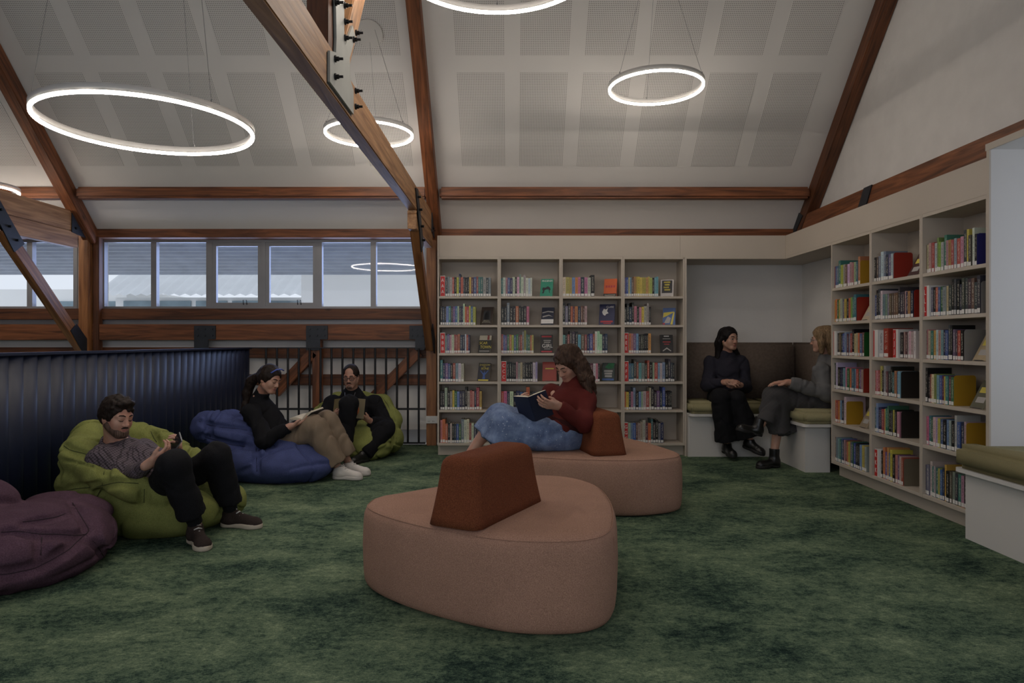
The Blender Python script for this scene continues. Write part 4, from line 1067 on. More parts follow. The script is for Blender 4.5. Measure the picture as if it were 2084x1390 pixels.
display_book(2, 3, 1237, 0.135, 0.20, 'dark green', (.012, .030, .028), 'dark face-out book with green and blue lettering, third bookcase', [('P', [(-.3, .75), (0, .98), (.45, .98), (.4, .7), (.0, .66)], 'green_ink'), ('R', -.34, .50, .34, .60, 'grey_ink'), ('R', -.30, .36, .30, .46, 'grey_ink'), ('R', -.26, .22, .30, .32, 'grey_ink'), ('R', -.45, .05, .45, .14, 'blue_ink')]) if M.setdefault('green_ink', plain('green_print', (.02, .16, .06), 0.6, 0.3, 30)) else None
def lean_right(u, r, px, cn, col, label, lean=28, h=0.195):
    t = display_book(u, r, 0, 0.13, h, cn, col, label, [('R', -.35, .55, .35, .75, 'yellow_ink'), ('R', -.3, .2, .3, .4, 'grey_ink')], yaw=-90, tilt=lean)
    y = (XB + 0.03) * F / (px - 1042)
    t.location = (XB + 0.03, y, SH[r] + 0.003)
lean_right(4, 1, 1761, 'cream', (.50, .42, .30), 'cream book leaning back behind the red bookend, far right-wall bookcase')
lean_right(4, 4, 1756, 'tan', (.30, .24, .17), 'tan book leaning back beside the yellow bookend, far right-wall bookcase')
lean_right(5, 0, 1856, 'dark red', (.06, .02, .02), 'dark red and yellow book leaning back beside the red bookend, middle right-wall bookcase')
lean_right(6, 2, 1993, 'buff', (.42, .33, .20), 'buff book leaning at the right end of third shelf, near right-wall bookcase')
lean_right(6, 3, 1987, 'mossy', (.12, .12, .08), 'mossy grey book leaning beside the yellow bookend, near right-wall bookcase')
# ================================================================== soft shapes: distance fields turned into meshes
class SDF:
    def __init__(s, lo, hi, h):
        s.lo = np.asarray(lo, float); s.h = h
        s.n = np.maximum(np.ceil((np.asarray(hi, float) - s.lo) / h).astype(int) + 1, 4)
        s.d = np.full(s.n, 1.0, np.float32)
    def _win(s, a, b):
        i0 = np.clip(np.floor((a - s.lo) / s.h).astype(int), 0, s.n - 1); i1 = np.clip(np.ceil((b - s.lo) / s.h).astype(int) + 1, 1, s.n)
        sl = tuple(slice(i0[k], i1[k]) for k in range(3))
        ax = [s.lo[k] + s.h * np.arange(i0[k], i1[k], dtype=np.float32) for k in range(3)]
        return sl, ax[0][:, None, None].astype(np.float32), ax[1][None, :, None].astype(np.float32), ax[2][None, None, :].astype(np.float32)
    def _mix(s, sl, v, k, op):
        d = s.d[sl]
        if d.size == 0: return s
        if op == 'u':
            if k > 0:
                hh = np.maximum(k - np.abs(d - v), 0) / k; s.d[sl] = np.minimum(d, v) - hh * hh * k * 0.25
            else: s.d[sl] = np.minimum(d, v)
        else:
            v = -v
            if k > 0:
                hh = np.maximum(k - np.abs(d - v), 0) / k; s.d[sl] = np.maximum(d, v) + hh * hh * k * 0.25
            else: s.d[sl] = np.maximum(d, v)
        return s
    def cone(s, a, b, ra, rb, k=0.02, op='u', cap=False, flat=None):
        """tapered limb from a to b; flat=(axis, factor) squashes it along an axis"""
        a = np.asarray(a, float); b = np.asarray(b, float); m = max(ra, rb) + k + 3 * s.h
        if flat is not None and flat[1] < 1: m = m / min(1, flat[1])
        sl, x, y, z = s._win(np.minimum(a, b) - m, np.maximum(a, b) + m)
        px, py, pz = x - a[0], y - a[1], z - a[2]; ba = b - a; L2 = ba.dot(ba) + 1e-12
        t = (px * ba[0] + py * ba[1] + pz * ba[2]) / L2
        tc = np.clip(t, 0, 1)
        qx, qy, qz = px - tc * ba[0], py - tc * ba[1], pz - tc * ba[2]
        if flat is not None:
            ax = nrm(flat[0]); c = (qx * ax[0] + qy * ax[1] + qz * ax[2]) * (1 / flat[1] - 1)
            qx, qy, qz = qx + c * ax[0], qy + c * ax[1], qz + c * ax[2]
        v = np.sqrt(qx * qx + qy * qy + qz * qz) - (ra + (rb - ra) * tc)
        if cap:
            L = math.sqrt(L2); v = np.maximum(v, (t - 1) * L)
            if cap == 2: v = np.maximum(v, -t * L)
        return s._mix(sl, v, k, op)
    def ell(s, c, r, ax=None, k=0.02, op='u'):
        c = np.asarray(c, float); r = np.asarray(r, float); A = np.eye(3) if ax is None else np.array([nrm(v) for v in ax])
        e = np.abs(A.T) @ r + k + 3 * s.h
        sl, x, y, z = s._win(c - e, c + e)
        px, py, pz = x - c[0], y - c[1], z - c[2]
        u = [(px * A[i, 0] + py * A[i, 1] + pz * A[i, 2]) for i in range(3)]
        k0 = np.sqrt(sum((u[i] / r[i]) ** 2 for i in range(3))) + 1e-6; k1 = np.sqrt(sum((u[i] / r[i] ** 2) ** 2 for i in range(3))) + 1e-6
        return s._mix(sl, k0 * (k0 - 1) / k1, k, op)
    def box(s, c, half, ax=None, r=0.01, k=0.01, op='u'):
        c = np.asarray(c, float); half = np.asarray(half, float); A = np.eye(3) if ax is None else np.array([nrm(v) for v in ax])
        e = np.abs(A.T) @ half + k + 3 * s.h
        sl, x, y, z = s._win(c - e, c + e); px, py, pz = x - c[0], y - c[1], z - c[2]
        q = [np.abs(px * A[i, 0] + py * A[i, 1] + pz * A[i, 2]) - half[i] + r for i in range(3)]
        v = np.sqrt(sum(np.maximum(w, 0) ** 2 for w in q)) + np.minimum(np.maximum(np.maximum(q[0], q[1]), q[2]), 0) - r
        return s._mix(sl, v, k, op)
    def path(s, pts, r, k=0.02, op='u'):
        rr = [r] * len(pts) if np.isscalar(r) else r
        for i in range(len(pts) - 1): s.cone(pts[i], pts[i + 1], rr[i], rr[i + 1], k, op)
        return s
    def groove(s, pts, depth=0.008, w=0.012):
        for i in range(len(pts) - 1): s.cone(pts[i], pts[i + 1], w, w, 0.02, 'c')
        return s
    def half(s, p, n, k=0.0):
        """keep the side where (x-p).n < 0"""
        n = nrm(n); p = np.asarray(p, float); sl, x, y, z = s._win(s.lo - 1, s.lo + s.n * s.h + 1)
        v = (x - p[0]) * n[0] + (y - p[1]) * n[1] + (z - p[2]) * n[2]
        return s._mix(sl, -v, k, 'c')
    def wrinkle(s, amp, scale, seed=0, dirn=None, stretch=1.0):
        rng = np.random.RandomState(seed); sl, x, y, z = s._win(s.lo - 1, s.lo + s.n * s.h + 1)
        m = np.abs(s.d) < 0.05
        I = np.nonzero(m); X_ = s.lo[0] + s.h * I[0]; Y_ = s.lo[1] + s.h * I[1]; Z_ = s.lo[2] + s.h * I[2]
        tot = np.zeros(len(X_))
        for i in range(7):
            w = rng.normal(size=3); w /= np.linalg.norm(w)
            if dirn is not None:
                dd = nrm(dirn); w = w - dd * w.dot(dd) * stretch; w /= np.linalg.norm(w) + 1e-9
            f = scale * rng.uniform(0.6, 1.6); ph = rng.uniform(0, 6.28)
            w2 = rng.normal(size=3) * scale * 0.35
            tot += np.sin(f * (X_ * w[0] + Y_ * w[1] + Z_ * w[2]) + ph + 1.3 * np.sin(X_ * w2[0] + Y_ * w2[1] + Z_ * w2[2]))
        s.d[I] += (amp * tot / 7 * 2).astype(np.float32)
        return s
    def crease(s, amp, scale, seed=0, n=5, width=0.16, dirn=None):
        """pulled-in fold lines"""
        rng = np.random.RandomState(seed + 100); I = np.nonzero(np.abs(s.d) < 0.05)
        X_ = s.lo[0] + s.h * I[0]; Y_ = s.lo[1] + s.h * I[1]; Z_ = s.lo[2] + s.h * I[2]; tot = np.zeros(len(X_))
        for i in range(n):
            w = rng.normal(size=3)
            if dirn is not None: w = w - nrm(dirn) * w.dot(nrm(dirn)) * .9
            w /= np.linalg.norm(w); f = scale * rng.uniform(.7, 1.4); ph = rng.uniform(0, 6.28)
            w2 = rng.normal(size=3) * scale * .45; w3 = rng.normal(size=3) * scale * .6; p3 = rng.uniform(0, 6.28)
            v = np.abs(np.sin(f * (X_ * w[0] + Y_ * w[1] + Z_ * w[2]) + ph + 1.6 * np.sin(X_ * w2[0] + Y_ * w2[1] + Z_ * w2[2])))
            g = np.clip(np.sin(X_ * w3[0] + Y_ * w3[1] + Z_ * w3[2] + p3) * 1.4, 0, 1)
            tot += g * np.exp(-(v / width) ** 2)
        s.d[I] += (amp * tot).astype(np.float32)
        return s
    def mesh(s):
        """surface nets"""
        d = s.d; d[0] = d[-1] = 1; d[:, 0] = d[:, -1] = 1; d[:, :, 0] = d[:, :, -1] = 1
        ins = d < 0; nx, ny, nz = d.shape
        cnt = np.zeros((nx - 1, ny - 1, nz - 1), np.int8)
        offs = [(i, j, k) for i in (0, 1) for j in (0, 1) for k in (0, 1)]
        for (i, j, k) in offs: cnt += ins[i:nx - 1 + i, j:ny - 1 + j, k:nz - 1 + k]
        act = (cnt > 0) & (cnt < 8); I = np.argwhere(act)
        idx = np.full(act.shape, -1, np.int32); idx[act] = np.arange(len(I))
        C = np.stack([d[I[:, 0] + i, I[:, 1] + j, I[:, 2] + k] for (i, j, k) in offs], 1)
        acc = np.zeros((len(I), 3)); num = np.zeros(len(I))
        O = np.array(offs)
        for a in range(8):
            for b in range(a + 1, 8):
                if np.abs(O[a] - O[b]).sum() != 1: continue
                cr = (C[:, a] < 0) != (C[:, b] < 0)
                t = np.where(cr, C[:, a] / np.where(cr, C[:, a] - C[:, b], 1), 0)
                acc += np.where(cr[:, None], O[a] + t[:, None] * (O[b] - O[a]), 0); num += cr
        V = s.lo + s.h * (I + acc / num[:, None])
        Q = []
        for ax in range(3):
            sh = [slice(1, n - 1) for n in (nx, ny, nz)]; s0 = list(sh); s1 = list(sh)
            s0[ax] = slice(0, d.shape[ax] - 1); s1[ax] = slice(1, d.shape[ax])
            A, B = ins[tuple(s0)], ins[tuple(s1)]
            E = np.argwhere(A != B); sg = A[A != B]
            E = E + np.array([0 if k == ax else 1 for k in range(3)])
            o1, o2 = [k for k in range(3) if k != ax]
            def cell(du, dv):
                c = E.copy(); c[:, o1] -= du; c[:, o2] -= dv; return idx[c[:, 0], c[:, 1], c[:, 2]]
            q = np.stack([cell(1, 1), cell(0, 1), cell(0, 0), cell(1, 0)], 1)
            fl = sg if ax != 1 else ~sg
            q[~fl] = q[~fl][:, ::-1]
            Q.append(q)
        Q = np.concatenate(Q); Q = Q[(Q >= 0).all(1)]
        return V, Q
    def build(s, name, mat, parent=None, origin=None):
        V, Q = s.mesh()
        return link(name, mesh_from(name, V, Q, True), mat, parent, origin)

# ------------------------------------------------------------------ beanbags
from mathutils.bvhtree import BVHTree
M['seam'] = plain('seam_thread', (0.030, 0.030, 0.030), 0.9, 0.1, 20)
def bag(name, lo, hi, fn, mat, label, seams=(), h=0.011, w=(0.010, 14)):
    S = SDF(lo, hi, h); fn(S); S.wrinkle(w[0], w[1], 3); S.wrinkle(w[0] * 0.35, w[1] * 3, 5); S.crease(0.020, 9, len(label), 5)
    S.half((0, 0, 0.003), (0, 0, -1), 0.0)
    def project(V, Q):
        """lay each seam on the cloth"""
        bt = BVHTree.FromPolygons([tuple(v) for v in V], [tuple(int(i) for i in q) for q in Q]); out = []
        for line in seams:
            pts = []
            for k in range(len(line) - 1):
                a, b = np.array(line[k], float), np.array(line[k + 1], float); n = max(2, int(np.linalg.norm(b - a) / 5))
                for q in range(n): pts.append(a + (b - a) * q / n)
            pts.append(np.array(line[-1], float)); run = []
            for p in pts:
                d = Vector(((p[0] - 1042) / F, 1.0, -(p[1] - 695) / F)).normalized()
                hit = bt.ray_cast(Vector((0, 0, CH)), d)
                if hit[0] is not None and (not run or (hit[0] - run[-1]).length < 0.10): run.append(hit[0])
            if len(run) > 2: out.append([np.array(r) for r in run])
        return out
    lines = project(*S.mesh())
    for ln in lines:
        m = len(ln)
        for k in range(m - 1): S.cone(ln[k], ln[k + 1], 0.016, 0.016, 0.035, 'c')
    V, Q = S.mesh()
    o = link(name, mesh_from(name, V, Q, True), mat)
    for ln in project(V, Q):
        q = [p for p in ln]
        for _ in range(2): q = [q[0]] + [(q[k - 1] + q[k] * 2 + q[k + 1]) / 4 for k in range(1, len(q) - 1)] + [q[-1]]
        MB().tube(q, 0.0026, 5).build('seam', mat_seam(mat), o, True)
    return tag(o, label, 'beanbag', 'beanbags')
_ms = {}
def mat_seam(mat):
    if mat.name not in _ms:
        c = dict(green_beanbag_fabric=(.06, .07, .02), blue_beanbag_fabric=(.018, .024, .07), plum_beanbag_fabric=(.030, .015, .024))[mat.name]
        _ms[mat.name] = plain(mat.name + '_seam', c, .9, .1, 20)
    return _ms[mat.name]
def green1(S):
    S.ell((-2.42, 4.50, 0.17), (0.44, 0.42, 0.24), k=0)
    S.ell((-2.20, 4.28, 0.15), (0.34, 0.25, 0.19), k=0.05)
    S.ell((-2.10, 4.55, 0.14), (0.32, 0.26, 0.18), k=0.05)
    S.ell((-2.66, 4.46, 0.36), (0.22, 0.28, 0.18), k=0.04)
    S.ell((-2.58, 4.22, 0.30), (0.24, 0.14, 0.15), k=0.025)
    # rolled rim round the back
    S.path([P(335, 1015, 4.10), P(270, 992, 4.05), P(205, 968, 4.10), P(158, 925, 4.26), P(180, 895, 4.50)], [0.05, 0.075, 0.09, 0.11, 0.12], 0.03)
    S.path([P(185, 890, 4.50), P(215, 888, 4.72), P(280, 893, 4.80), P(330, 905, 4.78), P(385, 935, 4.70), P(405, 960, 4.62)], [0.11, 0.12, 0.115, 0.10, 0.085, 0.07], 0.03)
g1seams = [[(130, 907), (141, 916), (176, 924), (211, 940), (247, 949), (268, 963), (282, 983)], [(213, 942), (211, 970), (208, 988)], [(116, 1003), (151, 995), (197, 991), (240, 981), (282, 984)], [(294, 995), (293, 1023)], [(208, 991), (197, 1012)], [(307, 878), (312, 890), (319, 900)]]
bag('green_beanbag', (-3.02, 3.75, -0.03), (-1.65, 5.05, 0.80), green1, M['green_bag'], 'lime green beanbag in front of the screen, under the man with the phone', g1seams)
def plum(S):
    S.ell((-2.585, 3.56, 0.13), (0.425, 0.55, 0.22), k=0)
    S.ell((-2.57, 3.40, 0.19), (0.36, 0.32, 0.12), k=0.02)
    S.ell((-2.47, 3.72, 0.21), (0.25, 0.22, 0.11), k=0.015)
    S.ell((-2.58, 3.95, 0.21), (0.26, 0.18, 0.12), k=0.012)
    S.ell((-2.80, 3.55, 0.33), (0.17, 0.26, 0.16), k=0.015)
pseams = [[(2, 1083), (39, 1081), (81, 1087), (116, 1087), (155, 1090), (176, 1087)], [(148, 1023), (159, 1041), (183, 1080), (162, 1097), (141, 1118), (106, 1139), (70, 1157), (18, 1168), (-30, 1172)], [(176, 1090), (197, 1108), (211, 1132), (211, 1185)], [(85, 1094), (83, 1130)], [(143, 1041), (116, 1052), (80, 1058), (46, 1062)]]
bag('plum_beanbag', (-3.08, 2.85, -0.03), (-1.80, 4.35, 0.72), plum, M['plum_bag'], 'plum purple beanbag, empty, in the lower left corner', pseams, w=(0.013, 12))
def blue(S):
    S.ell((-2.10, 6.05, 0.15), (0.50, 0.40, 0.23), k=0)
    S.ell((-1.92, 5.98, 0.13), (0.40, 0.34, 0.17), k=0.05)
    S.path([P(420, 870, 6.05), P(440, 868, 6.0), P(500, 888, 5.92), P(560, 905, 5.88)], [0.13, 0.14, 0.11, 0.07], 0.04)
    S.path([P(425, 862, 6.15), P(470, 864, 6.30), P(540, 890, 6.35)], [0.12, 0.13, 0.12], 0.04)
    S.ell((-2.42, 6.10, 0.30), (0.24, 0.28, 0.20), k=0.05)
bseams = [[(405, 857), (422, 864), (453, 870), (491, 873), (521, 880), (546, 893), (559, 908)], [(417, 889), (443, 897), (474, 906), (517, 910), (545, 907)], [(521, 912), (523, 960)], [(425, 870), (428, 890)]]
bag('blue_beanbag', (-2.85, 5.55, -0.03), (-1.40, 6.55, 0.80), blue, M['blue_bag'], 'blue beanbag under the woman in khaki trousers', bseams)
def green2(S):
    S.ell((-1.62, 7.22, 0.16), (0.46, 0.38, 0.24), k=0)
    S.ell((-1.55, 7.00, 0.14), (0.36, 0.24, 0.17), k=0.05)
    S.path([P(655, 880, 7.25), P(662, 840, 7.42), P(690, 822, 7.50), P(735, 820, 7.52), P(775, 828, 7.45), P(795, 855, 7.30), P(797, 890, 7.15)], [0.10, 0.12, 0.12, 0.12, 0.13, 0.12, 0.11], 0.04)
    S.ell((-1.65, 7.42, 0.35), (0.36, 0.16, 0.22), k=0.06)
g2seams = [[(776, 806), (791, 826), (801, 862)], [(780, 868), (797, 866), (806, 868)], [(800, 870), (802, 900), (798, 922)], [(669, 806), (655, 818), (645, 835)]]
bag('green_beanbag', (-2.15, 6.70, -0.03), (-1.00, 7.80, 0.80), green2, M['green_bag'], 'lime green beanbag by the railing, under the bespectacled man', g2seams)
# ================================================================== people
def skin(name, c):
    m, nt, b = mat_new(name); N = nt.nodes; L = nt.links
    tc = N.new('ShaderNodeTexCoord'); no = N.new('ShaderNodeTexNoise'); no.inputs['Scale'].default_value = 14; no.inputs['Detail'].default_value = 3; L.new(tc.outputs['Object'], no.inputs['Vector'])
    mx = N.new('ShaderNodeMix'); mx.data_type = 'RGBA'; mx.inputs[6].default_value = (*c, 1); mx.inputs[7].default_value = (c[0] * 0.92, c[1] * 0.72, c[2] * 0.68, 1)
    mr = N.new('ShaderNodeMapRange'); mr.inputs[1].default_value = 0.45; mr.inputs[2].default_value = 0.75; L.new(no.outputs['Fac'], mr.inputs[0]); L.new(mr.outputs[0], mx.inputs[0])
    L.new(mx.outputs[2], b.inputs['Base Color']); b.inputs['Roughness'].default_value = 0.5
    b.inputs['Subsurface Weight'].default_value = 0.12; b.inputs['Subsurface Radius'].default_value = (0.012, 0.005, 0.003)
    return m
def hair_mat(name, c):
    m, nt, b = mat_new(name); N = nt.nodes; L = nt.links
    tc = N.new('ShaderNodeTexCoord'); mp = N.new('ShaderNodeMapping'); mp.inputs['Scale'].default_value = (120, 120, 14); L.new(tc.outputs['Object'], mp.inputs['Vector'])
    no = N.new('ShaderNodeTexNoise'); no.inputs['Scale'].default_value = 1.0; no.inputs['Detail'].default_value = 3; L.new(mp.outputs[0], no.inputs['Vector'])
    cr = N.new('ShaderNodeValToRGB'); cr.color_ramp.elements[0].color = (*[v * 0.45 for v in c], 1); cr.color_ramp.elements[1].color = (*[min(1, v * 1.6) for v in c], 1)
    cr.color_ramp.elements[0].position = 0.3; cr.color_ramp.elements[1].position = 0.75
    L.new(no.outputs['Fac'], cr.inputs[0]); L.new(cr.outputs[0], b.inputs['Base Color']); b.inputs['Roughness'].default_value = 0.55; b.inputs['Specular IOR Level'].default_value = 0.18
    bp = N.new('ShaderNodeBump'); bp.inputs['Strength'].default_value = 0.5; bp.inputs['Distance'].default_value = 0.004; L.new(no.outputs['Fac'], bp.inputs['Height']); L.new(bp.outputs[0], b.inputs['Normal'])
    return m
def cloth(name, c, rough=0.9, bscale=220, bump=0.35, var=0.10):
    m = plain(name, c, rough, var, 9, bump, bscale, spec=0.2); return m
def plaid(name):
    m, nt, b = mat_new(name); N = nt.nodes; L = nt.links
    tc = N.new('ShaderNodeTexCoord'); mp = N.new('ShaderNodeMapping'); mp.inputs['Rotation'].default_value = (0.0, 0.72, 0.3); L.new(tc.outputs['Object'], mp.inputs['Vector'])
    sp = N.new('ShaderNodeSeparateXYZ'); L.new(mp.outputs[0], sp.inputs[0]); gs = []
    for ax in 'XYZ':
        d = N.new('ShaderNodeMath'); d.operation = 'DIVIDE'; d.inputs[1].default_value = 0.0145; L.new(sp.outputs[ax], d.inputs[0])
        f = N.new('ShaderNodeMath'); f.operation = 'FRACT'; L.new(d.outputs[0], f.inputs[0])
        g = N.new('ShaderNodeMath'); g.operation = 'LESS_THAN'; g.inputs[1].default_value = 0.30; L.new(f.outputs[0], g.inputs[0]); gs.append(g)
    a = N.new('ShaderNodeMath'); a.operation = 'ADD'; L.new(gs[0].outputs[0], a.inputs[0]); L.new(gs[1].outputs[0], a.inputs[1])
    a2 = N.new('ShaderNodeMath'); a2.operation = 'ADD'; L.new(a.outputs[0], a2.inputs[0]); L.new(gs[2].outputs[0], a2.inputs[1])
    mr = N.new('ShaderNodeMapRange'); mr.inputs[2].default_value = 2.0; L.new(a2.outputs[0], mr.inputs[0])
    mx = N.new('ShaderNodeMix'); mx.data_type = 'RGBA'; mx.inputs[6].default_value = (0.135, 0.105, 0.125, 1); mx.inputs[7].default_value = (0.022, 0.016, 0.020, 1); L.new(mr.outputs[0], mx.inputs[0])
    L.new(mx.outputs[2], b.inputs['Base Color']); b.inputs['Roughness'].default_value = 0.9; return m
def stripes(name, c0, c1, axis, period, rot=(0, 0, 0)):
    m, nt, b = mat_new(name); N = nt.nodes; L = nt.links
    tc = N.new('ShaderNodeTexCoord'); mp = N.new('ShaderNodeMapping'); mp.inputs['Rotation'].default_value = rot; L.new(tc.outputs['Object'], mp.inputs['Vector'])
    sp = N.new('ShaderNodeSeparateXYZ'); L.new(mp.outputs[0], sp.inputs[0])
    d = N.new('ShaderNodeMath'); d.operation = 'DIVIDE'; d.inputs[1].default_value = period; L.new(sp.outputs[axis], d.inputs[0])
    f = N.new('ShaderNodeMath'); f.operation = 'FRACT'; L.new(d.outputs[0], f.inputs[0]); g = N.new('ShaderNodeMath'); g.operation = 'LESS_THAN'; g.inputs[1].default_value = 0.2; L.new(f.outputs[0], g.inputs[0])
    mx = N.new('ShaderNodeMix'); mx.data_type = 'RGBA'; mx.inputs[6].default_value = (*c0, 1); mx.inputs[7].default_value = (*c1, 1); L.new(g.outputs[0], mx.inputs[0])
    L.new(mx.outputs[2], b.inputs['Base Color']); b.inputs['Roughness'].default_value = 0.95; return m
def denim(name):
    m, nt, b = mat_new(name); N = nt.nodes; L = nt.links
    tc = N.new('ShaderNodeTexCoord')
    no = N.new('ShaderNodeTexNoise'); no.inputs['Scale'].default_value = 11; no.inputs['Detail'].default_value = 8; no.inputs['Roughness'].default_value = 0.7; L.new(tc.outputs['Object'], no.inputs['Vector'])
    cr = N.new('ShaderNodeValToRGB'); cr.color_ramp.elements[0].position = 0.32; cr.color_ramp.elements[1].position = 0.72
    cr.color_ramp.elements[0].color = (0.070, 0.105, 0.215, 1); cr.color_ramp.elements[1].color = (0.23, 0.31, 0.47, 1); L.new(no.outputs['Fac'], cr.inputs[0])
    vo = N.new('ShaderNodeTexVoronoi'); vo.inputs['Scale'].default_value = 42; vo.inputs['Randomness'].default_value = 1.0; L.new(tc.outputs['Object'], vo.inputs['Vector'])
    n2 = N.new('ShaderNodeTexNoise'); n2.inputs['Scale'].default_value = 9; L.new(tc.outputs['Object'], n2.inputs['Vector'])
    mm = N.new('ShaderNodeMath'); mm.operation = 'MULTIPLY'; mm.inputs[1].default_value = 0.26; L.new(n2.outputs['Fac'], mm.inputs[0])
    lt = N.new('ShaderNodeMath'); lt.operation = 'LESS_THAN'; L.new(vo.outputs['Distance'], lt.inputs[0]); L.new(mm.outputs[0], lt.inputs[1])
    lt2 = N.new('ShaderNodeMath'); lt2.operation = 'MULTIPLY'; lt2.inputs[1].default_value = 0.55; L.new(lt.outputs[0], lt2.inputs[0])
    mx = N.new('ShaderNodeMix'); mx.data_type = 'RGBA'; mx.inputs[7].default_value = (0.62, 0.68, 0.78, 1); L.new(cr.outputs[0], mx.inputs[6]); L.new(lt2.outputs[0], mx.inputs[0])
    L.new(mx.outputs[2], b.inputs['Base Color']); b.inputs['Roughness'].default_value = 0.9; return m

class Fig:
    """a posed figure: J holds joints in room coordinates"""
    def __init__(s, J, hf, hu, h=0.006):
        s.J = {k: np.asarray(v, float) for k, v in J.items()}
        s.f = nrm(hf); u = np.asarray(hu, float); s.u = nrm(u - s.f * u.dot(s.f)); s.r = np.cross(s.f, s.u)   # r: the figure's right
        pts = np.array(list(s.J.values())); s.lo = pts.min(0) - 0.30; s.hi = pts.max(0) + 0.30; s.h = h
        s.kids = []
    def hd(s, r, f, u): return s.J['head'] + s.r * r + s.f * f + s.u * u
    def head(s, S, sc=1.0, female=False):
        A = [s.r, s.f, s.u]; q = lambda r, f, u: s.hd(r * sc, f * sc, u * sc); e = lambda *v: tuple(x * sc for x in v)
        S.ell(q(0, -.012, .035), e(.073, .093, .083), A, k=0)
        S.ell(q(0, .020, -.030), e(.058 if not female else .055, .066, .078), A, k=.03)
        S.cone(q(-.012, .066, -.094), q(.012, .066, -.094), .021 * sc, .021 * sc, .025)
        for sg in (-1, 1):
            S.cone(q(sg * .052, -.005, -.055), q(sg * .022, .055, -.092), .019 * sc, .016 * sc, .03)
            S.ell(q(sg * .034, .052, -.030), e(.026, .026, .032), A, k=.03)
            S.ell(q(sg * .031, .090, .003), e(.018, .014, .010), A, k=.012, op='c')
            S.ell(q(sg * .031, .071, .002), e(.016, .014, .0125), A, k=.004)
            S.cone(q(sg * .012, .078, .019), q(sg * .045, .066, .022), .010 * sc, .008 * sc, .02)
            S.ell(q(sg * .074, -.012, -.012), e(.010, .019, .031), A, k=.008)
            S.ell(q(sg * .082, -.006, -.008), e(.005, .010, .017), A, k=.004, op='c')
        S.cone(q(0, .083, .012), q(0, .102, -.030), .0085 * sc, .0125 * sc, .010)
        for sg in (-1, 1): S.ell(q(sg * .012, .092, -.034), e(.009, .010, .008), A, k=.006)
        S.ell(q(0, .080, -.058), e(.026, .012, .010), A, k=.010)
        S.ell(q(0, .079, -.070), e(.020, .012, .008), A, k=.006)
        S.box(q(0, .096, -.0635), e(.022, .010, .0012), A, 0.001, 0.004, 'c')
    def hand(s, S, w, d, n, thumb, curl=0.5, sc=1.0, spread=1.0):
        """w wrist, d pointing along the fingers, n the way the palm faces, thumb = +-1 side"""
        w = np.asarray(w, float); d = nrm(d); n = np.asarray(n, float); n = nrm(n - d * n.dot(d)); sd = np.cross(d, n) * thumb
        S.cone(w - d * .03, w + d * .015, .026 * sc, .026 * sc, .02)
        ln = [.041, .046, .043, .033]
        for i in range(4):
            off = (1.5 - i) * .0195 * sc
            kn = w + d * (.088 - .004 * abs(i - 1)) * sc + sd * off
            S.cone(w + d * .015 + sd * off * .55, kn, .0155 * sc, .0125 * sc, .016)
            p = kn; a = curl * .55
            for j, (fl, ra, rb) in enumerate(((1.0, .0098, .0090), (.64, .0090, .0082), (.50, .0082, .0068))):
                dr = nrm(d * math.cos(a) + n * math.sin(a) + sd * (1.5 - i) * .05 * spread); p2 = p + dr * ln[i] * fl * sc
                S.cone(p, p2, ra * sc, rb * sc, .004); p = p2; a += curl
        b = w + d * .025 * sc + sd * .024 * sc; m = b + nrm(d * .85 + sd * .42 + n * .45) * .042 * sc; t = m + nrm(d * .9 + sd * .15 + n * .5 * curl) * .032 * sc
        S.cone(w + d * .012 + sd * .012, b, .016 * sc, .0145 * sc, .014); S.cone(b, m, .014 * sc, .0108 * sc, .010); S.cone(m, t, .0108 * sc, .0085 * sc, .005)
    def body(s, name_label, mat, hands, sc=1.0, female=False, shin_bare=(), group='people in the library'):
        J = s.J; S = SDF(s.lo, s.hi, s.h)
        s.head(S, sc, female)
        S.cone(s.hd(0, -.022, -.055), J['neck'], .050 if female else .058, .056 if female else .064, .03)
        S.cone(J['neck'], J['chest'], .06, .11, .05)
        S.cone(J['chest'], J['pel'], .115, .12, .06)
        for k in 'LR':
            S.cone(J['chest'] * .35 + J['sh' + k] * .65, J['sh' + k], .06, .05, .04)
            S.cone(J['sh' + k], J['el' + k], .046, .038, .02); S.cone(J['el' + k], J['wr' + k], .038, .025, .02)
            S.cone(J['pel'], J['hip' + k], .11, .085, .05); S.cone(J['hip' + k], J['kn' + k], .078, .052, .03); 
            mid = J['kn' + k] * .72 + J['an' + k] * .28
            S.cone(J['kn' + k], mid, .050, .052, .02); S.cone(mid, J['an' + k], .052, .033, .02)
        for hnd in hands: s.hand(S, *hnd[0], **hnd[1])
        o = S.build('person', mat); s.ob = o
        return tag(o, name_label, 'person', group)
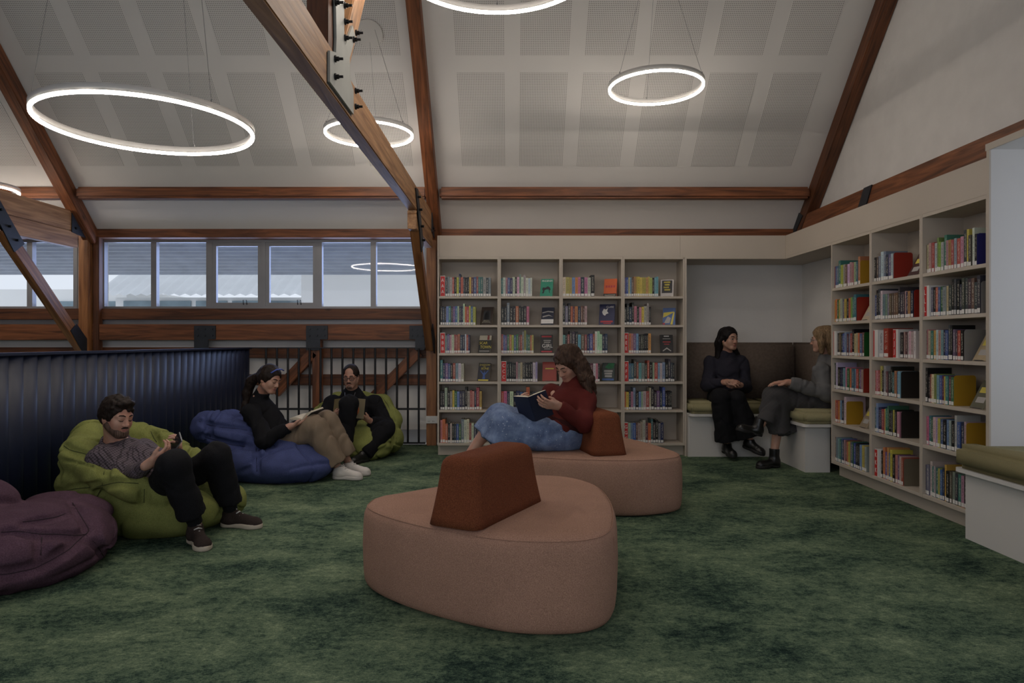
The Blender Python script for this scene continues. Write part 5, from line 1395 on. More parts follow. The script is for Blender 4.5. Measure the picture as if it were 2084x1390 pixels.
    def face(s, hairm, brow=True, sc=1.0, eye='down', lip=(.38, .12, .11)):
        q = lambda r, f, u: s.hd(r * sc, f * sc, u * sc)
        lm = M.setdefault('lip', plain('lip_skin', (.36, .13, .11), 0.4, 0.05, 20)); dk = M.setdefault('lash', plain('lash', (.012, .009, .008), 0.6, 0.05, 20))
        wh = M.setdefault('eye_white', plain('eye_white', (.62, .60, .57), 0.25, 0.03, 20))
        for sg in (-1, 1):
            MB().tube([q(sg * .012, .0915, .0235), q(sg * .026, .0895, .0295), q(sg * .040, .080, .028), q(sg * .049, .070, .022)], [.0030, .0042, .0036, .0018], 6).build('eyebrow', hairm, s.ob, True)
            if eye == 'down':
                MB().tube([q(sg * .016, .0835, -.0025), q(sg * .024, .0868, -.0065), q(sg * .034, .0860, -.0068), q(sg * .045, .0765, -.003)], [.0014, .0024, .0024, .0012], 6).build('eyelash', dk, s.ob, True)
            else:
                e = MB().ell(q(sg * .031, .0765, .000), [s.r, s.f, s.u], (.0125 * sc, .0105 * sc, .0058 * sc)).build('eye', wh, s.ob, True)
                MB().ell(q(sg * .031 + .002, .0855, .000), [s.r, s.f, s.u], (.0054 * sc, .0030 * sc, .0054 * sc)).build('iris', dk, s.ob, True)
                MB().tube([q(sg * .016, .0835, .0015), q(sg * .026, .0880, .0068), q(sg * .037, .0860, .0062), q(sg * .047, .0765, .001)], [.0012, .0022, .0022, .0012], 6).build('eyelash', dk, s.ob, True)
        MB().ell(q(0, .0875, -.0585), [s.r, s.f, s.u], (.020 * sc, .0050 * sc, .0036 * sc)).build('upper_lip', lm, s.ob, True)
        MB().ell(q(0, .0865, -.0685), [s.r, s.f, s.u], (.017 * sc, .0055 * sc, .0045 * sc)).build('lower_lip', lm, s.ob, True)
    def cap_hair(s, S, th=.014, front=.050, hl=.060, side=-.03):
        """hair shell on the skull: open towards the face"""
        A = [s.r, s.f, s.u]
        S.ell(s.hd(0, -.018, .040), (.076 + th, .092 + th, .082 + th), A, k=0)
        S.ell(s.hd(0, -.045, -.005), (.070 + th * .8, .062 + th, .075), A, k=.03)
        # carve the face
        S.ell(s.hd(0, .095, -.045), (.080, .075 + front * .3, .112), A, k=.012, op='c')
    def cloth(s, name, mat, fn, h=0.009, lo=None, hi=None, wr=(0.006, 30), seed=1):
        S = SDF(s.lo if lo is None else lo, s.hi if hi is None else hi, h); fn(S)
        if wr: S.wrinkle(wr[0], wr[1], seed); S.wrinkle(wr[0] * .4, wr[1] * 2.4, seed + 9); (S.crease(wr[0] * 1.0, wr[1] * .75, seed, 5, .30) if wr[0] > .005 else None)
        if getattr(S, 'post', None): S.post(S)
        return S.build(name, mat, s.ob)
    def top(s, S, loose=.022, nk=.9, hem=None, arm=.02):
        J = s.J
        S.cone(J['neck'] * nk + J['chest'] * (1 - nk), J['chest'], .058 + loose, .118 + loose, .05)
        e = J['pel'] if hem is None else hem
        S.cone(J['chest'], e, .118 + loose, .132 + loose, .06, cap=True)
        for k in 'LR':
            S.cone(J['chest'] * .4 + J['sh' + k] * .6, J['sh' + k], .075, .055 + arm * .8, .05)
            S.cone(J['sh' + k], J['el' + k], .050 + arm, .046 + arm, .03)
            c = J['el' + k] * .06 + J['wr' + k] * .94
            S.cone(J['el' + k], c, .046 + arm, .030 + arm * .6, .03, cap=True)
    def trousers(s, S, th=.095, kn=.078, an=.075, end=.93, waist=.135):
        J = s.J
        for k in 'LR':
            S.cone(J['pel'], J['hip' + k], waist, th + .01, .05)
            S.cone(J['hip' + k], J['kn' + k], th, kn, .04)
            e = J['kn' + k] * (1 - end) + J['an' + k] * end
            S.cone(J['kn' + k], e, kn, an, .03, cap=True)

def shoe(fig, ankle, f, u, L, upper, sole, kind='sneaker', laces=None, w=.044, name='shoe'):
    """ankle joint position, f toe direction, u up of the shoe"""
    f = nrm(f); u = np.asarray(u, float); u = nrm(u - f * u.dot(f)); r = np.cross(f, u)
    g = np.asarray(ankle, float) - u * .085                     # point on the ground below the ankle
    p = lambda a, b, c=0.0: g + f * a + u * b + r * c
    heel, toe = -.065, L - .065
    lo = np.minimum.reduce([p(heel, 0), p(toe, 0), p(heel, .2), p(toe, .2)]) - .10; hi = np.maximum.reduce([p(heel, 0), p(toe, 0), p(heel, .2), p(toe, .2)]) + .10
    A = [f, r, u]
    S = SDF(lo, hi, .005)
    S.cone(p(heel + .045, .045), p(toe - .05, .034), .040, .034, .02)
    S.ell(p(toe - .055, .030), (.056, w, .032), A, k=.03); S.ell(p(heel + .045, .050), (.045, w * .82, .048), A, k=.03)
    if kind == 'boot':
        S.cone(p(-.008, .05), p(-.012, .175), .046, .047, .03, cap=True)
    else:
        S.cone(p(0, .05), p(-.006, .105), .043, .043, .03, cap=True); S.cone(p(.0, .085), p(toe - .10, .052), .030, .026, .02)
    S.half(p(0, .018), -u)
    o = S.build(name, upper, fig.ob)
    S2 = SDF(lo, hi, .005); hh = .016 if kind != 'boot' else .014
    S2.ell(p(toe - .062, hh), (.067, w + .005, .06), A, k=0); S2.ell(p(heel + .046, hh), (.050, w * .86 + .004, .06), A, k=.01); S2.cone(p(heel + .05, hh), p(toe - .07, hh), w * .80, w * .94, .03)
    S2.half(p(0, hh + .016), u); S2.half(p(0, 0.0), -u)
    if kind == 'boot':
        S2.ell(p(.045, -.004), (.032, .08, .018), A, k=.004, op='c')
    S2.build('sole', sole, o)
    if laces is not None:
        for i in range(4):
            a = .030 + .024 * i; z = .112 - .014 * i
            MB().tube([p(a, z - .006, -.022), p(a + .010, z + .004, 0), p(a, z - .006, .022)], .0042, 5).build('lace', laces, o, True)
        MB().tube([p(.028, .112, 0), p(.02, .126, .018), p(.0, .112, .034), p(.028, .112, 0), p(.02, .126, -.018), p(.0, .112, -.034)], .0036, 5).build('lace', laces, o, True)
    return o

M['skin_a'] = skin('skin_light', (.52, .30, .215)); M['skin_b'] = skin('skin_warm', (.46, .26, .185))
M['stubble'] = hair_mat('stubble', (.115, .072, .053)); M['hair_dark'] = hair_mat('hair_dark', (.020, .013, .010)); M['hair_brown'] = hair_mat('hair_brown', (.050, .027, .017)); M['hair_black'] = hair_mat('hair_black', (.010, .008, .008)); M['hair_blonde'] = hair_mat('hair_blonde', (.235, .155, .085))
M['black_cloth'] = cloth('black_cloth', (.010, .010, .012)); M['black_knit'] = cloth('black_knit', (.009, .009, .011), bscale=300)
M['khaki'] = cloth('khaki_cotton', (.225, .170, .120), var=.05); M['plaid'] = plaid('plaid_shirt'); M['denim'] = denim('speckled_denim')
M['red_knit'] = cloth('red_knit', (.105, .017, .014), bscale=260, bump=.5); M['maroon_rib'] = cloth('maroon_rib', (.045, .012, .012), bscale=300, bump=.6)
M['navy_sweat'] = cloth('navy_sweatshirt', (.026, .025, .036)); M['grey_wool'] = cloth('grey_wool', (.15, .148, .148), bscale=260, bump=.5)
M['pinstripe'] = stripes('pinstripe_wool', (.040, .038, .040), (.110, .106, .106), 'Z', .012, (0.25, 0.25, 0))
M['white_shoe'] = plain('white_leather', (.60, .56, .52), .5, .03, 12); M['cream_rubber'] = plain('cream_rubber', (.56, .48, .38), .6, .06, 12); M['brown_canvas'] = cloth('brown_canvas', (.040, .028, .024)); M['lace'] = plain('white_lace', (.62, .60, .57), .9, .05, 30)
M['black_leather'] = plain('black_leather', (.008, .008, .008), .32, .1, 14); M['black_rubber'] = plain('black_rubber', (.012, .011, .011), .7, .1, 14); M['gold'] = plain('gold_metal', (.60, .46, .22), .3, .03, 8, metal=1.0)
M['phone'] = plain('phone_glass', (.015, .015, .018), .15, .02, 8); M['phone_edge'] = plain('phone_edge', (.45, .45, .46), .3, .03, 8, metal=.5)

# ------------------------------------------------------------------ 1: man with the phone
J = dict(head=P(239, 848, 4.24), neck=P(236, 908, 4.32), chest=P(262, 937, 4.31), pel=(-2.17, 4.31, .30),
         shR=P(203, 930, 4.14), elR=P(262, 972, 4.14), wrR=P(305, 943, 3.98), shL=P(292, 917, 4.48), elL=P(345, 942, 4.44), wrL=P(362, 922, 4.20),
         hipR=(-2.15, 4.21, .29), knR=P(352, 946, 3.93), anR=P(398, 1066, 4.07), hipL=(-2.15, 4.42, .29), knL=P(442, 928, 4.33), anL=P(470, 1040, 4.43))
m1 = Fig(J, (0.86, -.42, -.20), (0.12, 0, 1))
ph = P(356, 905, 4.10)
m1.body('person in plaid shirt and black trousers on the front green beanbag with a phone', M['skin_a'],
        [((J['wrR'], P(346, 917, 4.02) - J['wrR'], (.25, .45, .80), 1), dict(curl=.7)), ((J['wrL'], P(368, 906, 4.13) - J['wrL'] + np.array([0, 0, .05]), (-.75, -.55, .3), 1), dict(curl=.75))])
m1.face(M['hair_dark'])
def f(S):
    m1.cap_hair(S, .013, side=-.02)
    rng = np.random.RandomState(2)
    for i in range(42):                                        # curls
        a = rng.uniform(-1.35, 1.35); b = rng.uniform(.15, 1.5)
        S.ell(m1.hd(math.sin(a) * math.cos(b) * .085, -.015 + (math.cos(a) * math.cos(b) * .092) * (1 if rng.rand() > .35 else -.9), .045 + math.sin(b) * .083), (.015, .015, .013), k=.006)
    S.ell(m1.hd(0, .060, .100), (.055, .030, .022), [m1.r, m1.f, m1.u], k=.02)
    for sg in (-1, 1): S.cone(m1.hd(sg * .072, .012, .03), m1.hd(sg * .068, .018, -.015), .012, .008, .01)
m1.cloth('hair', M['hair_dark'], f, h=.005, lo=m1.J['head'] - .2, hi=m1.J['head'] + .2, wr=(.003, 160))
def f(S):
    q = m1.hd; A = [m1.r, m1.f, m1.u]
    S.ell(q(0, .0215, -.034), (.0625, .0705, .0815), A, k=0); S.cone(q(-.012, .067, -.095), q(.012, .067, -.095), .0245, .0225, .025)
    for sg in (-1, 1): S.cone(q(sg * .053, -.003, -.050), q(sg * .022, .056, -.092), .0225, .0198, .03)
    S.half(q(0, .03, -.038), m1.u * 1.0 + m1.f * .55)
    S.ell(q(0, .095, -.063), (.024, .024, .013), A, k=.006, op='c')
m1.cloth('beard', M['stubble'], f, h=.004, lo=m1.J['head'] - .2, hi=m1.J['head'] + .2, wr=None)
MB().tube([m1.hd(-.024, .088, -.053), m1.hd(-.012, .094, -.0475), m1.hd(.012, .094, -.0475), m1.hd(.024, .088, -.053)], [.002, .0042, .0042, .002], 6).build('moustache', M['hair_dark'], m1.ob, True)
def f(S): m1.top(S, .026, nk=.40, arm=.018)
m1.cloth('shirt', M['plaid'], f, wr=(.007, 26))
def f(S):
    n0 = m1.J['neck']; ax_ = nrm(m1.hd(0, -.022, -.055) - n0)
    S.cone(n0 - ax_ * .005, n0 + ax_ * .060, .108, .080, .0, cap=2)
    S.cone(n0 - ax_ * .10, n0 + ax_ * .12, .068, .068, .004, 'c')
    S.ell(n0 + m1.f * .105 + ax_ * .050 - m1.r * .005, (.030, .050, .060), [m1.r, m1.f, ax_], k=.004, op='c')
m1.cloth('collar', M['plaid'], f, h=.005, lo=m1.J['neck'] - .2, hi=m1.J['neck'] + .2, wr=None)
def f(S): m1.trousers(S, .100, .088, .082, .82)
m1.cloth('trousers', M['black_cloth'], f, wr=(.006, 24))
for k in 'LR':
    def f(S): S.cone(m1.J['kn' + k] * .3 + m1.J['an' + k] * .7, m1.J['an' + k], .05, .042, .01, cap=True)
    m1.cloth('sock', M['black_knit'], f, wr=None, lo=m1.J['an' + k] - .2, hi=m1.J['an' + k] + .25)
shoe(m1, m1.J['anR'] + np.array([0, 0, -.008 + (.093 - (m1.J['anR'][2]))]), (.62, -.78, 0), (0, 0, 1), .285, M['brown_canvas'], M['cream_rubber'], laces=M['lace'])
shoe(m1, m1.J['anL'] + np.array([0, 0, .085 - m1.J['anL'][2]]), (.97, -.22, 0), (0, 0, 1), .285, M['brown_canvas'], M['cream_rubber'], laces=M['lace'])
t = thing('phone', 'smartphone held by the man on the front green beanbag', 'phone', P(357, 918, 4.10))
fz = nrm(P(369, 890, 4.08) - P(348, 918, 4.13)); fn_ = nrm(np.array([-.45, -.80, .25])); fn_ = nrm(fn_ - fz * fn_.dot(fz)); fx = np.cross(fn_, fz)
def frame(o, x, y, z): return Matrix([[x[0], y[0], z[0], o[0]], [x[1], y[1], z[1], o[1]], [x[2], y[2], z[2], o[2]], [0, 0, 0, 1]])
pc = P(357, 903, 4.10)
MB().obox(frame(pc, fx, fn_, fz), (.071, .0085, .146), .004).build('phone_body', M['phone_edge'], t)
MB().obox(frame(pc + fn_ * .0046, fx, fn_, fz), (.066, .0006, .140)).build('screen', M['phone'], t)

# ------------------------------------------------------------------ open book builder
def open_book(name, label, c, s_, wl, wr_, half_w, hgt, cover, group=None, sag=.012):
    """c: middle of the spine; s_ along the spine; wl, wr_: directions of the two halves from the spine"""
    s_ = nrm(s_); W = [nrm(np.asarray(w, float) - s_ * np.dot(s_, w)) for w in (wl, wr_)]
    n_ = nrm(W[0] + W[1]) if np.linalg.norm(W[0] + W[1]) > .05 else nrm(np.cross(W[1], s_))
    t = thing(name, label, 'book', c, group); c = np.asarray(c, float)
    for w_ in W:
        ins = nrm(n_ - w_ * n_.dot(w_))                      # the side of this half that carries pages
        V = []; Vp = []; n = 9
        for i in range(n):
            f_ = i / (n - 1); w = half_w * f_
            off = w_ * w; pb = w_ * w * .985 + ins * (.010 * (1 - f_ * .3) + sag * math.sin(f_ * math.pi * .9) + .004)
            for e in (-.5, .5):
                V.append(c + off + s_ * hgt * e); Vp.append(c + pb + s_ * (hgt - .008) * e)
        Vc = V + [v - ins * .0025 for v in V]
        F1 = []
        for i in range(n - 1):
            b = 2 * i; F1.append((b, b + 1, b + 3, b + 2)); F1.append((2 * n + b, 2 * n + b + 2, 2 * n + b + 3, 2 * n + b + 1))
        F1 += [(0, 2 * n, 2 * n + 1, 1), (2 * n - 2, 2 * n - 1, 4 * n - 1, 4 * n - 2)]
        for i in range(n - 1):
            b = 2 * i; F1.append((b, b + 2, 2 * n + b + 2, 2 * n + b)); F1.append((b + 1, 2 * n + b + 1, 2 * n + b + 3, b + 3))
        link('cover', mesh_from('cover', Vc, F1), cover, t)
        inn = [c + (v - c) * .99 + ins * .0008 for v in V]
        link('page_block', mesh_from('page_block', Vp + inn, F1, False), M['paper'], t)
    return t

# ------------------------------------------------------------------ 2: woman in khaki trousers
J = dict(head=P(549, 772, 6.03), neck=P(527, 813, 6.10), chest=P(532, 846, 6.10), pel=P(562, 908, 6.08),
         shR=P(512, 838, 5.93), elR=P(540, 896, 5.80), wrR=P(590, 868, 5.84), shL=P(545, 834, 6.26), elL=P(580, 880, 6.32), wrL=P(618, 862, 6.14),
         hipR=P(570, 912, 5.98), knR=P(640, 868, 5.92), anR=P(690, 955, 5.95), hipL=P(575, 905, 6.16), knL=P(664, 858, 6.12), anL=P(708, 938, 6.15))
w2 = Fig(J, (0.88, -.36, -.34), (.30, 0, 1))
w2.body('person with dark ponytail, black jumper and khaki trousers reading on the blue beanbag', M['skin_b'],
        [((J['wrR'], P(622, 856, 5.90) - J['wrR'], (.15, .2, .95), 1), dict(curl=.35)), ((J['wrL'], P(650, 848, 6.12) - J['wrL'], (-.2, -.6, .7), 1), dict(curl=.4))], female=True, sc=.98)
w2.face(M['hair_dark'])
def f(S):
    w2.cap_hair(S, .012)
    b = w2.hd(0, -.10, .02)
    S.ell(b, (.034, .034, .034), k=.02)
    S.path([b, P(512, 775, 6.10), P(503, 800, 6.12), P(500, 825, 6.10), P(490, 840, 6.08)], [.034, .045, .042, .03, .012], .02)
w2.cloth('hair', M['hair_dark'], f, h=.006, lo=w2.J['head'] - .36, hi=w2.J['head'] + .25, wr=(.003, 90))
MB().tube([w2.hd(.084, .055, .075), w2.hd(.050, .070, .112), w2.hd(.0, .075, .124), w2.hd(-.05, .07, .112)], .006, 6).build('headband', plain('blue_band', (.06, .10, .42), .3, .03, 8), w2.ob, True)
MB().tube([w2.hd(.086, -.010, -.042), w2.hd(.092, -.006, -.055), w2.hd(.088, -.008, -.068), w2.hd(.083, -.012, -.055)], .0022, 5, True).build('earring', M['gold'], w2.ob, True)
def f(S):
    w2.top(S, .024, arm=.024); S.cone(w2.J['neck'] - w2.u * .02, w2.J['neck'] + (w2.J['head'] - w2.J['neck']) * .42, .070, .062, .02, cap=True)
w2.cloth('jumper', M['black_knit'], f, wr=(.008, 22))
def f(S): w2.trousers(S, .112, .102, .112, .90, .14)
w2.cloth('trousers', M['khaki'], f, wr=(.009, 14))
for k, (fx_, fy_) in (('R', (.97, -.2)), ('L', (.97, -.22))):
    a = w2.J['an' + k].copy(); a[2] = .088
    shoe(w2, a + np.array([.01, 0, 0]), (fx_, fy_, 0), (0, 0, 1), .27, M['white_shoe'], M['white_shoe'], laces=M['lace'])
open_book('open_book', 'open paperback on the knees of the woman in khaki trousers', P(628, 852, 5.98), (.28, .92, .10), (-.93, .25, .05), (.75, -.15, .62), .125, .19, plain('dark_cover', (.02, .02, .025), .4), 'books being read')

# ------------------------------------------------------------------ 3: man with glasses
J = dict(head=P(714, 766, 7.16), neck=P(717, 803, 7.28), chest=P(720, 835, 7.30), pel=P(722, 884, 7.22),
         shR=P(676, 822, 7.28), elR=P(652, 862, 7.12), wrR=P(680, 848, 6.90), shL=P(762, 822, 7.28), elL=P(786, 866, 7.16), wrL=P(752, 856, 6.98),
         hipR=P(704, 886, 7.12), knR=P(710, 822, 6.74), anR=P(704, 905, 6.72), hipL=P(740, 884, 7.12), knL=P(788, 872, 6.95), anL=P(740, 928, 6.80))
m3 = Fig(J, (-.03, -.95, -.22), (0, -.2, 1))
m3.body('person in black with glasses and necklace reading on the green beanbag by the railing', M['skin_b'],
        [((J['wrL'], P(733, 846, 6.92) - J['wrL'], (-.2, .3, .9), -1), dict(curl=.85)), ((J['wrR'], P(690, 842, 6.85) - J['wrR'], (.3, .6, .5), 1), dict(curl=.6))])
m3.face(M['hair_dark'])
def f(S):
    m3.cap_hair(S, .006); S.ell(m3.hd(0, .080, .075), (.050, .040, .045), [m3.r, m3.f, m3.u], k=.012, op='c')
m3.cloth('hair', M['hair_dark'], f, h=.005, lo=m3.J['head'] - .2, hi=m3.J['head'] + .2, wr=(.002, 120))
def f(S):
    q = m3.hd; A = [m3.r, m3.f, m3.u]
    S.ell(q(0, .0215, -.036), (.0598, .0675, .079), A, k=0); S.cone(q(-.012, .067, -.095), q(.012, .067, -.095), .0225, .0225, .025)
    S.half(q(0, .02, -.066), m3.u + m3.f * .25); S.ell(q(0, .095, -.066), (.022, .024, .012), A, k=.006, op='c')
m3.cloth('beard', M['stubble'], f, h=.004, lo=m3.J['head'] - .2, hi=m3.J['head'] + .2, wr=None)
MB().tube([m3.hd(-.027, .086, -.056), m3.hd(-.012, .094, -.0475), m3.hd(.012, .094, -.0475), m3.hd(.027, .086, -.056)], [.002, .0045, .0045, .002], 6).build('moustache', M['hair_dark'], m3.ob, True)
g = MB()
for sg in (-1, 1):
    g.tube([m3.hd(sg * .033 + .026 * math.cos(a), .096 - abs(math.cos(a) * .5 + sg * .5) * .004, .000 + .019 * math.sin(a)) for a in np.linspace(0, 6.283, 17)[:-1]], .0026, 5, True)
    g.tube([m3.hd(sg * .058, .092, .006), m3.hd(sg * .078, .05, .006), m3.hd(sg * .082, -.02, .0)], .0022, 5)
g.tube([m3.hd(-.008, .098, .004), m3.hd(.008, .098, .004)], .0024, 5)
g.build('glasses', M['black_metal'], m3.ob, True)
def f(S):
    m3.top(S, .060, arm=.040); S.ell(m3.J['pel'] + np.array([0, -.04, .06]), (.24, .16, .12), k=.06); S.cone(m3.J['neck'], m3.J['neck'] + (m3.J['head'] - m3.J['neck']) * .45, .075, .066, .02, cap=True)
m3.cloth('jumper', M['black_knit'], f, wr=(.008, 22))
def f(S): m3.trousers(S, .110, .090, .076, .93, .16)
m3.cloth('trousers', M['black_cloth'], f, wr=(.006, 26))
nk = m3.J['neck']
MB().tube([nk + np.array([-.055, -.10, .03]), nk + np.array([-.045, -.135, -.02]), nk + np.array([-.018, -.155, -.075]), nk + np.array([0, -.16, -.10]), nk + np.array([.018, -.155, -.075]), nk + np.array([.045, -.135, -.02]), nk + np.array([.055, -.10, .03])], .0024, 5).build('necklace', plain('silver', (.6, .6, .6), .3, .02, 8, metal=.8), m3.ob, True)
shoe(m3, m3.J['anR'] + np.array([0, 0, .088 - m3.J['anR'][2]]) if m3.J['anR'][2] < .15 else m3.J['anR'] - np.array([0, 0, .0]), (-.15, -.97, -.12), (0, 0, 1), .27, M['black_leather'], M['black_rubber'])
shoe(m3, m3.J['anL'] + np.array([0, 0, .088 - m3.J['anL'][2]]), (-.45, -.88, 0), (0, 0, 1), .27, M['black_leather'], M['black_rubber'])
ob3 = open_book('open_book', 'open book with dark cover and orange ring held by the man in glasses', P(708, 829, 6.84), (.0, .42, .91), (-.95, .30, -.1), (.95, .30, -.1), .165, .21, plain('ochre_cover', (.11, .085, .035), .5), 'books being read', sag=.006)
ctr = P(723, 836, 6.83); a1 = nrm(np.array([.95, -.28, .1])); a2 = nrm(np.array([.0, .42, .91]))
for rr_, cn in ((.050, (.40, .12, .03)), (.034, (.30, .05, .02)), (.018, (.42, .26, .06))):
    MB().tube([ctr + a1 * rr_ * math.cos(a) * .8 + a2 * rr_ * math.sin(a) for a in np.linspace(0, 6.283, 25)[:-1]], .005, 5, True).build('cover_emblem', plain('emblem', cn, .5), ob3, True)

# ------------------------------------------------------------------ 4: woman in the red jumper
J = dict(head=P(1155, 742, 5.12), neck=P(1172, 785, 5.18), chest=P(1166, 820, 5.16), pel=P(1140, 882, 5.10),
         shR=P(1120, 800, 5.30), elR=P(1082, 838, 5.22), wrR=P(1068, 826, 4.98), shL=P(1192, 812, 5.02), elL=P(1190, 858, 4.86), wrL=P(1136, 826, 4.82),
         hipR=P(1132, 884, 5.20), knR=P(1012, 848, 5.02), anR=P(955, 925, 5.02), hipL=P(1130, 888, 5.02), knL=P(1015, 862, 4.90), anL=P(1010, 960, 4.98))
w4 = Fig(J, (-.62, -.55, -.56), (-.15, -.2, 1))
w4.body('person with long brown hair, red jumper and denim skirt reading on the rear ottoman', M['skin_a'],
        [((J['wrL'], P(1108, 822, 4.76) - J['wrL'], (-.05, .8, .55), -1), dict(curl=.5)), ((J['wrR'], P(1058, 812, 4.86) - J['wrR'], (.8, -.2, .3), 1), dict(curl=.8))], female=True, sc=1.0)
w4.face(M['hair_brown'])
def f(S):
    w4.cap_hair(S, .016)
    S.path([w4.hd(.02, -.02, .115), w4.hd(-.070, .02, .05), w4.hd(-.088, .005, -.03), P(1192, 775, 5.02), P(1200, 800, 4.98)], [.03, .028, .030, .040, .022], .025)
    S.path([w4.hd(0, -.10, .05), P(1188, 760, 5.22), P(1197, 790, 5.20), P(1200, 812, 5.16)], [.06, .062, .055, .03], .03)
    S.path([w4.hd(0, -.05, .10), P(1182, 745, 5.10), P(1196, 775, 5.06), P(1206, 800, 5.08)], [.05, .06, .05, .03], .03)
    S.path([w4.hd(.06, .02, .07), w4.hd(.088, -.005, .0), w4.hd(.085, -.02, -.07)], [.025, .028, .022], .02)
w4.cloth('hair', M['hair_brown'], f, h=.006, lo=w4.J['head'] - .38, hi=w4.J['head'] + .30, wr=(.006, 60))
def f(S):
    w4.top(S, .048, arm=.026); S.cone(w4.J['neck'], w4.J['chest'], .10, .165, .05); S.cone(w4.J['neck'] - w4.u * .01, w4.J['neck'] + (w4.J['head'] - w4.J['neck']) * .22, .082, .074, .02, cap=True)
w4.cloth('jumper', M['red_knit'], f, wr=(.009, 16))
def f(S): S.cone(w4.J['chest'] * .30 + w4.J['pel'] * .70, w4.J['chest'] * -.04 + w4.J['pel'] * 1.04, .186, .184, .01, cap=2)
w4.cloth('jumper_hem', M['maroon_rib'], f, wr=(.004, 30))
def f(S):
    J_ = w4.J
    hp = (J_['hipL'] + J_['hipR']) / 2; kn = (J_['knL'] + J_['knR']) / 2
    S.cone(J_['pel'] + np.array([.05, 0, .0]), hp, .150, .158, .04)
    for k in 'LR':
        S.cone(J_['hip' + k] + np.array([.04, 0, 0]), J_['kn' + k] + np.array([.03, 0, -.005]), .125, .092, .06)
    S.cone(J_['knR'] + np.array([.02, -.02, 0]), P(986, 886, 4.99), .092, .105, .05, cap=True)
    S.cone(J_['knL'] + np.array([.03, 0, 0]), P(1010, 900, 4.90), .092, .115, .05, cap=True)
    S.ell(P(1070, 893, 5.0), (.24, .16, .09), k=.06)
    S.post = lambda Q: Q.half((0, 0, .408), (0, 0, -1))
w4.cloth('skirt', M['denim'], f, wr=(.009, 13))
shoe(w4, w4.J['anR'], (-.85, -.1, -.5), (-.4, 0, .9), .25, M['black_leather'], M['black_rubber'])
shoe(w4, w4.J['anL'] * np.array([1, 1, 0]) + np.array([0, .0, .088]), (-.95, -.25, 0), (0, 0, 1), .25, M['black_leather'], M['black_rubber'])
open_book('open_book', 'open navy paperback in the hands of the woman in the red jumper', P(1083, 833, 4.82), (-.30, -.35, .88), (-.75, .45, .25), (.92, .12, .32), .135, .20, plain('navy_cover', (.016, .020, .045), .35), 'books being read')

# ------------------------------------------------------------------ 5: woman in the dark sweatshirt
J = dict(head=P(1484, 690, 7.30), neck=P(1478, 724, 7.38), chest=P(1478, 752, 7.38), pel=P(1475, 808, 7.36),
         shR=P(1448, 738, 7.38), elR=P(1440, 782, 7.28), wrR=P(1474, 778, 7.08), shL=P(1508, 738, 7.38), elL=P(1518, 786, 7.28), wrL=P(1504, 784, 7.08),
         hipR=P(1462, 812, 7.28), knR=P(1466, 808, 6.92), anR=P(1480, 906, 6.98), hipL=P(1490, 812, 7.28), knL=P(1500, 812, 6.92), anL=P(1527, 898, 6.92))
w5 = Fig(J, (.42, -.90, -.04), (0, 0, 1))
w5.body('person with long black hair and dark sweatshirt, smiling, seated at the back of the nook', M['skin_b'],
        [((J['wrR'], P(1490, 778, 7.02) - J['wrR'], (.1, .6, -.5), 1), dict(curl=.6)), ((J['wrL'], P(1486, 786, 7.02) - J['wrL'], (0, .6, .6), -1), dict(curl=.6))], female=True, sc=.98)
w5.face(M['hair_black'], eye='open')
def f(S):
    w5.cap_hair(S, .012)
    S.path([w5.hd(0, -.085, .06), w5.hd(.01, -.10, -.05), P(1466, 735, 7.50), P(1464, 752, 7.48)], [.06, .07, .06, .03], .03)
    S.path([w5.hd(.062, -.035, .06), w5.hd(.078, -.055, -.03), P(1461, 728, 7.36), P(1459, 742, 7.33)], [.024, .030, .030, .014], .02)
    S.path([w5.hd(-.066, -.03, .06), w5.hd(-.080, -.05, -.03), P(1500, 724, 7.42), P(1503, 740, 7.42)], [.022, .026, .034, .02], .02)
w5.cloth('hair', M['hair_black'], f, h=.006, lo=w5.J['head'] - .38, hi=w5.J['head'] + .28, wr=(.003, 80))
MB().tube([w5.hd(.082, -.004, -.04), w5.hd(.088, 0, -.05), w5.hd(.085, 0, -.062), w5.hd(.080, -.003, -.05)], .003, 5, True).build('earring', M['gold'], w5.ob, True)
def f(S):
    w5.top(S, .034, arm=.028); S.cone(w5.J['neck'] - w5.u * .02, w5.J['neck'] + (w5.J['head'] - w5.J['neck']) * .25, .085, .075, .02, cap=True)
w5.cloth('sweatshirt', M['navy_sweat'], f, wr=(.009, 22))
def f(S): w5.trousers(S, .105, .088, .115, .90, .15)
w5.cloth('trousers', M['black_cloth'], f, wr=(.006, 24))
shoe(w5, w5.J['anR'], (.08, -.98, -.1), (0, 0, 1), .25, M['black_leather'], M['black_rubber'])
shoe(w5, w5.J['anL'], (.55, -.80, -.25), (0, 0, 1), .25, M['black_leather'], M['black_rubber'])

# ------------------------------------------------------------------ 6: woman in the grey cardigan
J = dict(head=P(1674, 692, 6.62), neck=P(1685, 730, 6.64), chest=P(1690, 766, 6.62), pel=P(1692, 822, 6.58),
         shL=P(1672, 752, 6.44), elL=P(1682, 800, 6.36), wrL=P(1604, 778, 6.38), shR=P(1690, 748, 6.82), elR=P(1665, 795, 6.86), wrR=P(1600, 782, 6.66),
         hipL=P(1680, 826, 6.50), knL=P(1578, 808, 6.46), anL=P(1545, 872, 6.42), hipR=P(1682, 824, 6.68), knR=P(1590, 820, 6.62), anR=P(1574, 932, 6.50))
w6 = Fig(J, (-.86, .50, -.05), (0, 0, 1))
w6.body('person with blonde bob, grey cardigan, long dark skirt and black boots in the nook', M['skin_a'],
        [((J['wrL'], P(1585, 778, 6.40) - J['wrL'], (0, .1, -1), 1), dict(curl=.3)), ((J['wrR'], P(1580, 784, 6.62) - J['wrR'], (0, 0, -1), -1), dict(curl=.3))], female=True)
w6.face(M['hair_blonde'], eye='open')
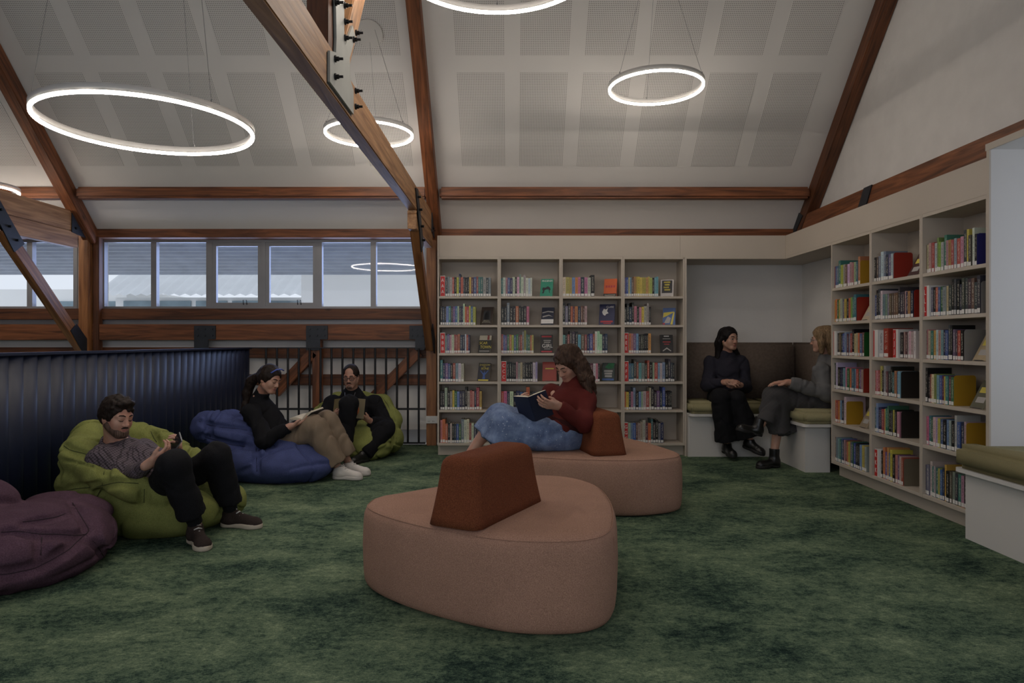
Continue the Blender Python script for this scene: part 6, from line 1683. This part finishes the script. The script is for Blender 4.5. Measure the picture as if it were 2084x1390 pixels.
def f(S):
    w6.cap_hair(S, .020)
    S.path([w6.hd(0, -.07, .05), w6.hd(0, -.09, -.05), w6.hd(0, -.08, -.12)], [.085, .075, .05], .03)
    for sg in (-1, 1): S.path([w6.hd(sg * .07, .0, .06), w6.hd(sg * .088, .0, -.03), w6.hd(sg * .082, .005, -.115)], [.032, .032, .024], .025)
w6.cloth('hair', M['hair_blonde'], f, h=.006, lo=w6.J['head'] - .3, hi=w6.J['head'] + .25, wr=(.003, 80))
g = MB(); g.tube([w6.hd(.058, .090, .004), w6.hd(.03, .100, .018), w6.hd(.03, .100, -.016), w6.hd(.058, .09, .004)], .002, 5); g.tube([w6.hd(-.058, .090, .004), w6.hd(-.03, .102, .018), w6.hd(-.01, .102, 0), w6.hd(-.03, .102, -.016), w6.hd(-.058, .09, .004), w6.hd(-.08, .03, .004)], .002, 5)
g.build('glasses', M['wire'], w6.ob, True)
def f(S): w6.top(S, .036, arm=.036)
w6.cloth('cardigan', M['grey_wool'], f, wr=(.009, 20))
def f(S):
    J_ = w6.J
    S.cone(J_['pel'] + np.array([0, 0, .02]), (J_['hipL'] + J_['hipR']) / 2, .15, .14, .04)
    S.cone(J_['hipL'], J_['knL'], .115, .100, .05); S.cone(J_['hipR'], J_['knR'], .115, .105, .05)
    S.cone(J_['knL'], P(1556, 860, 6.40), .100, .085, .05, cap=True); S.cone(J_['knR'], P(1606, 884, 6.54), .105, .125, .05, cap=True); S.cone(J_['knL'], P(1588, 880, 6.46), .10, .105, .05, cap=True)
    S.ell(P(1625, 850, 6.56), (.10, .14, .10), k=.05)
w6.cloth('skirt', M['pinstripe'], f, wr=(.010, 16))
shoe(w6, w6.J['anL'] + np.array([-.02, 0, .02]), (-.96, -.05, .25), (.25, 0, .97), .25, M['black_leather'], M['black_rubber'], kind='boot', name='boot')
shoe(w6, w6.J['anR'] * np.array([1, 1, 0]) + np.array([0, 0, .088]), (-.93, -.36, 0), (0, 0, 1), .26, M['black_leather'], M['black_rubber'], kind='boot', name='boot')
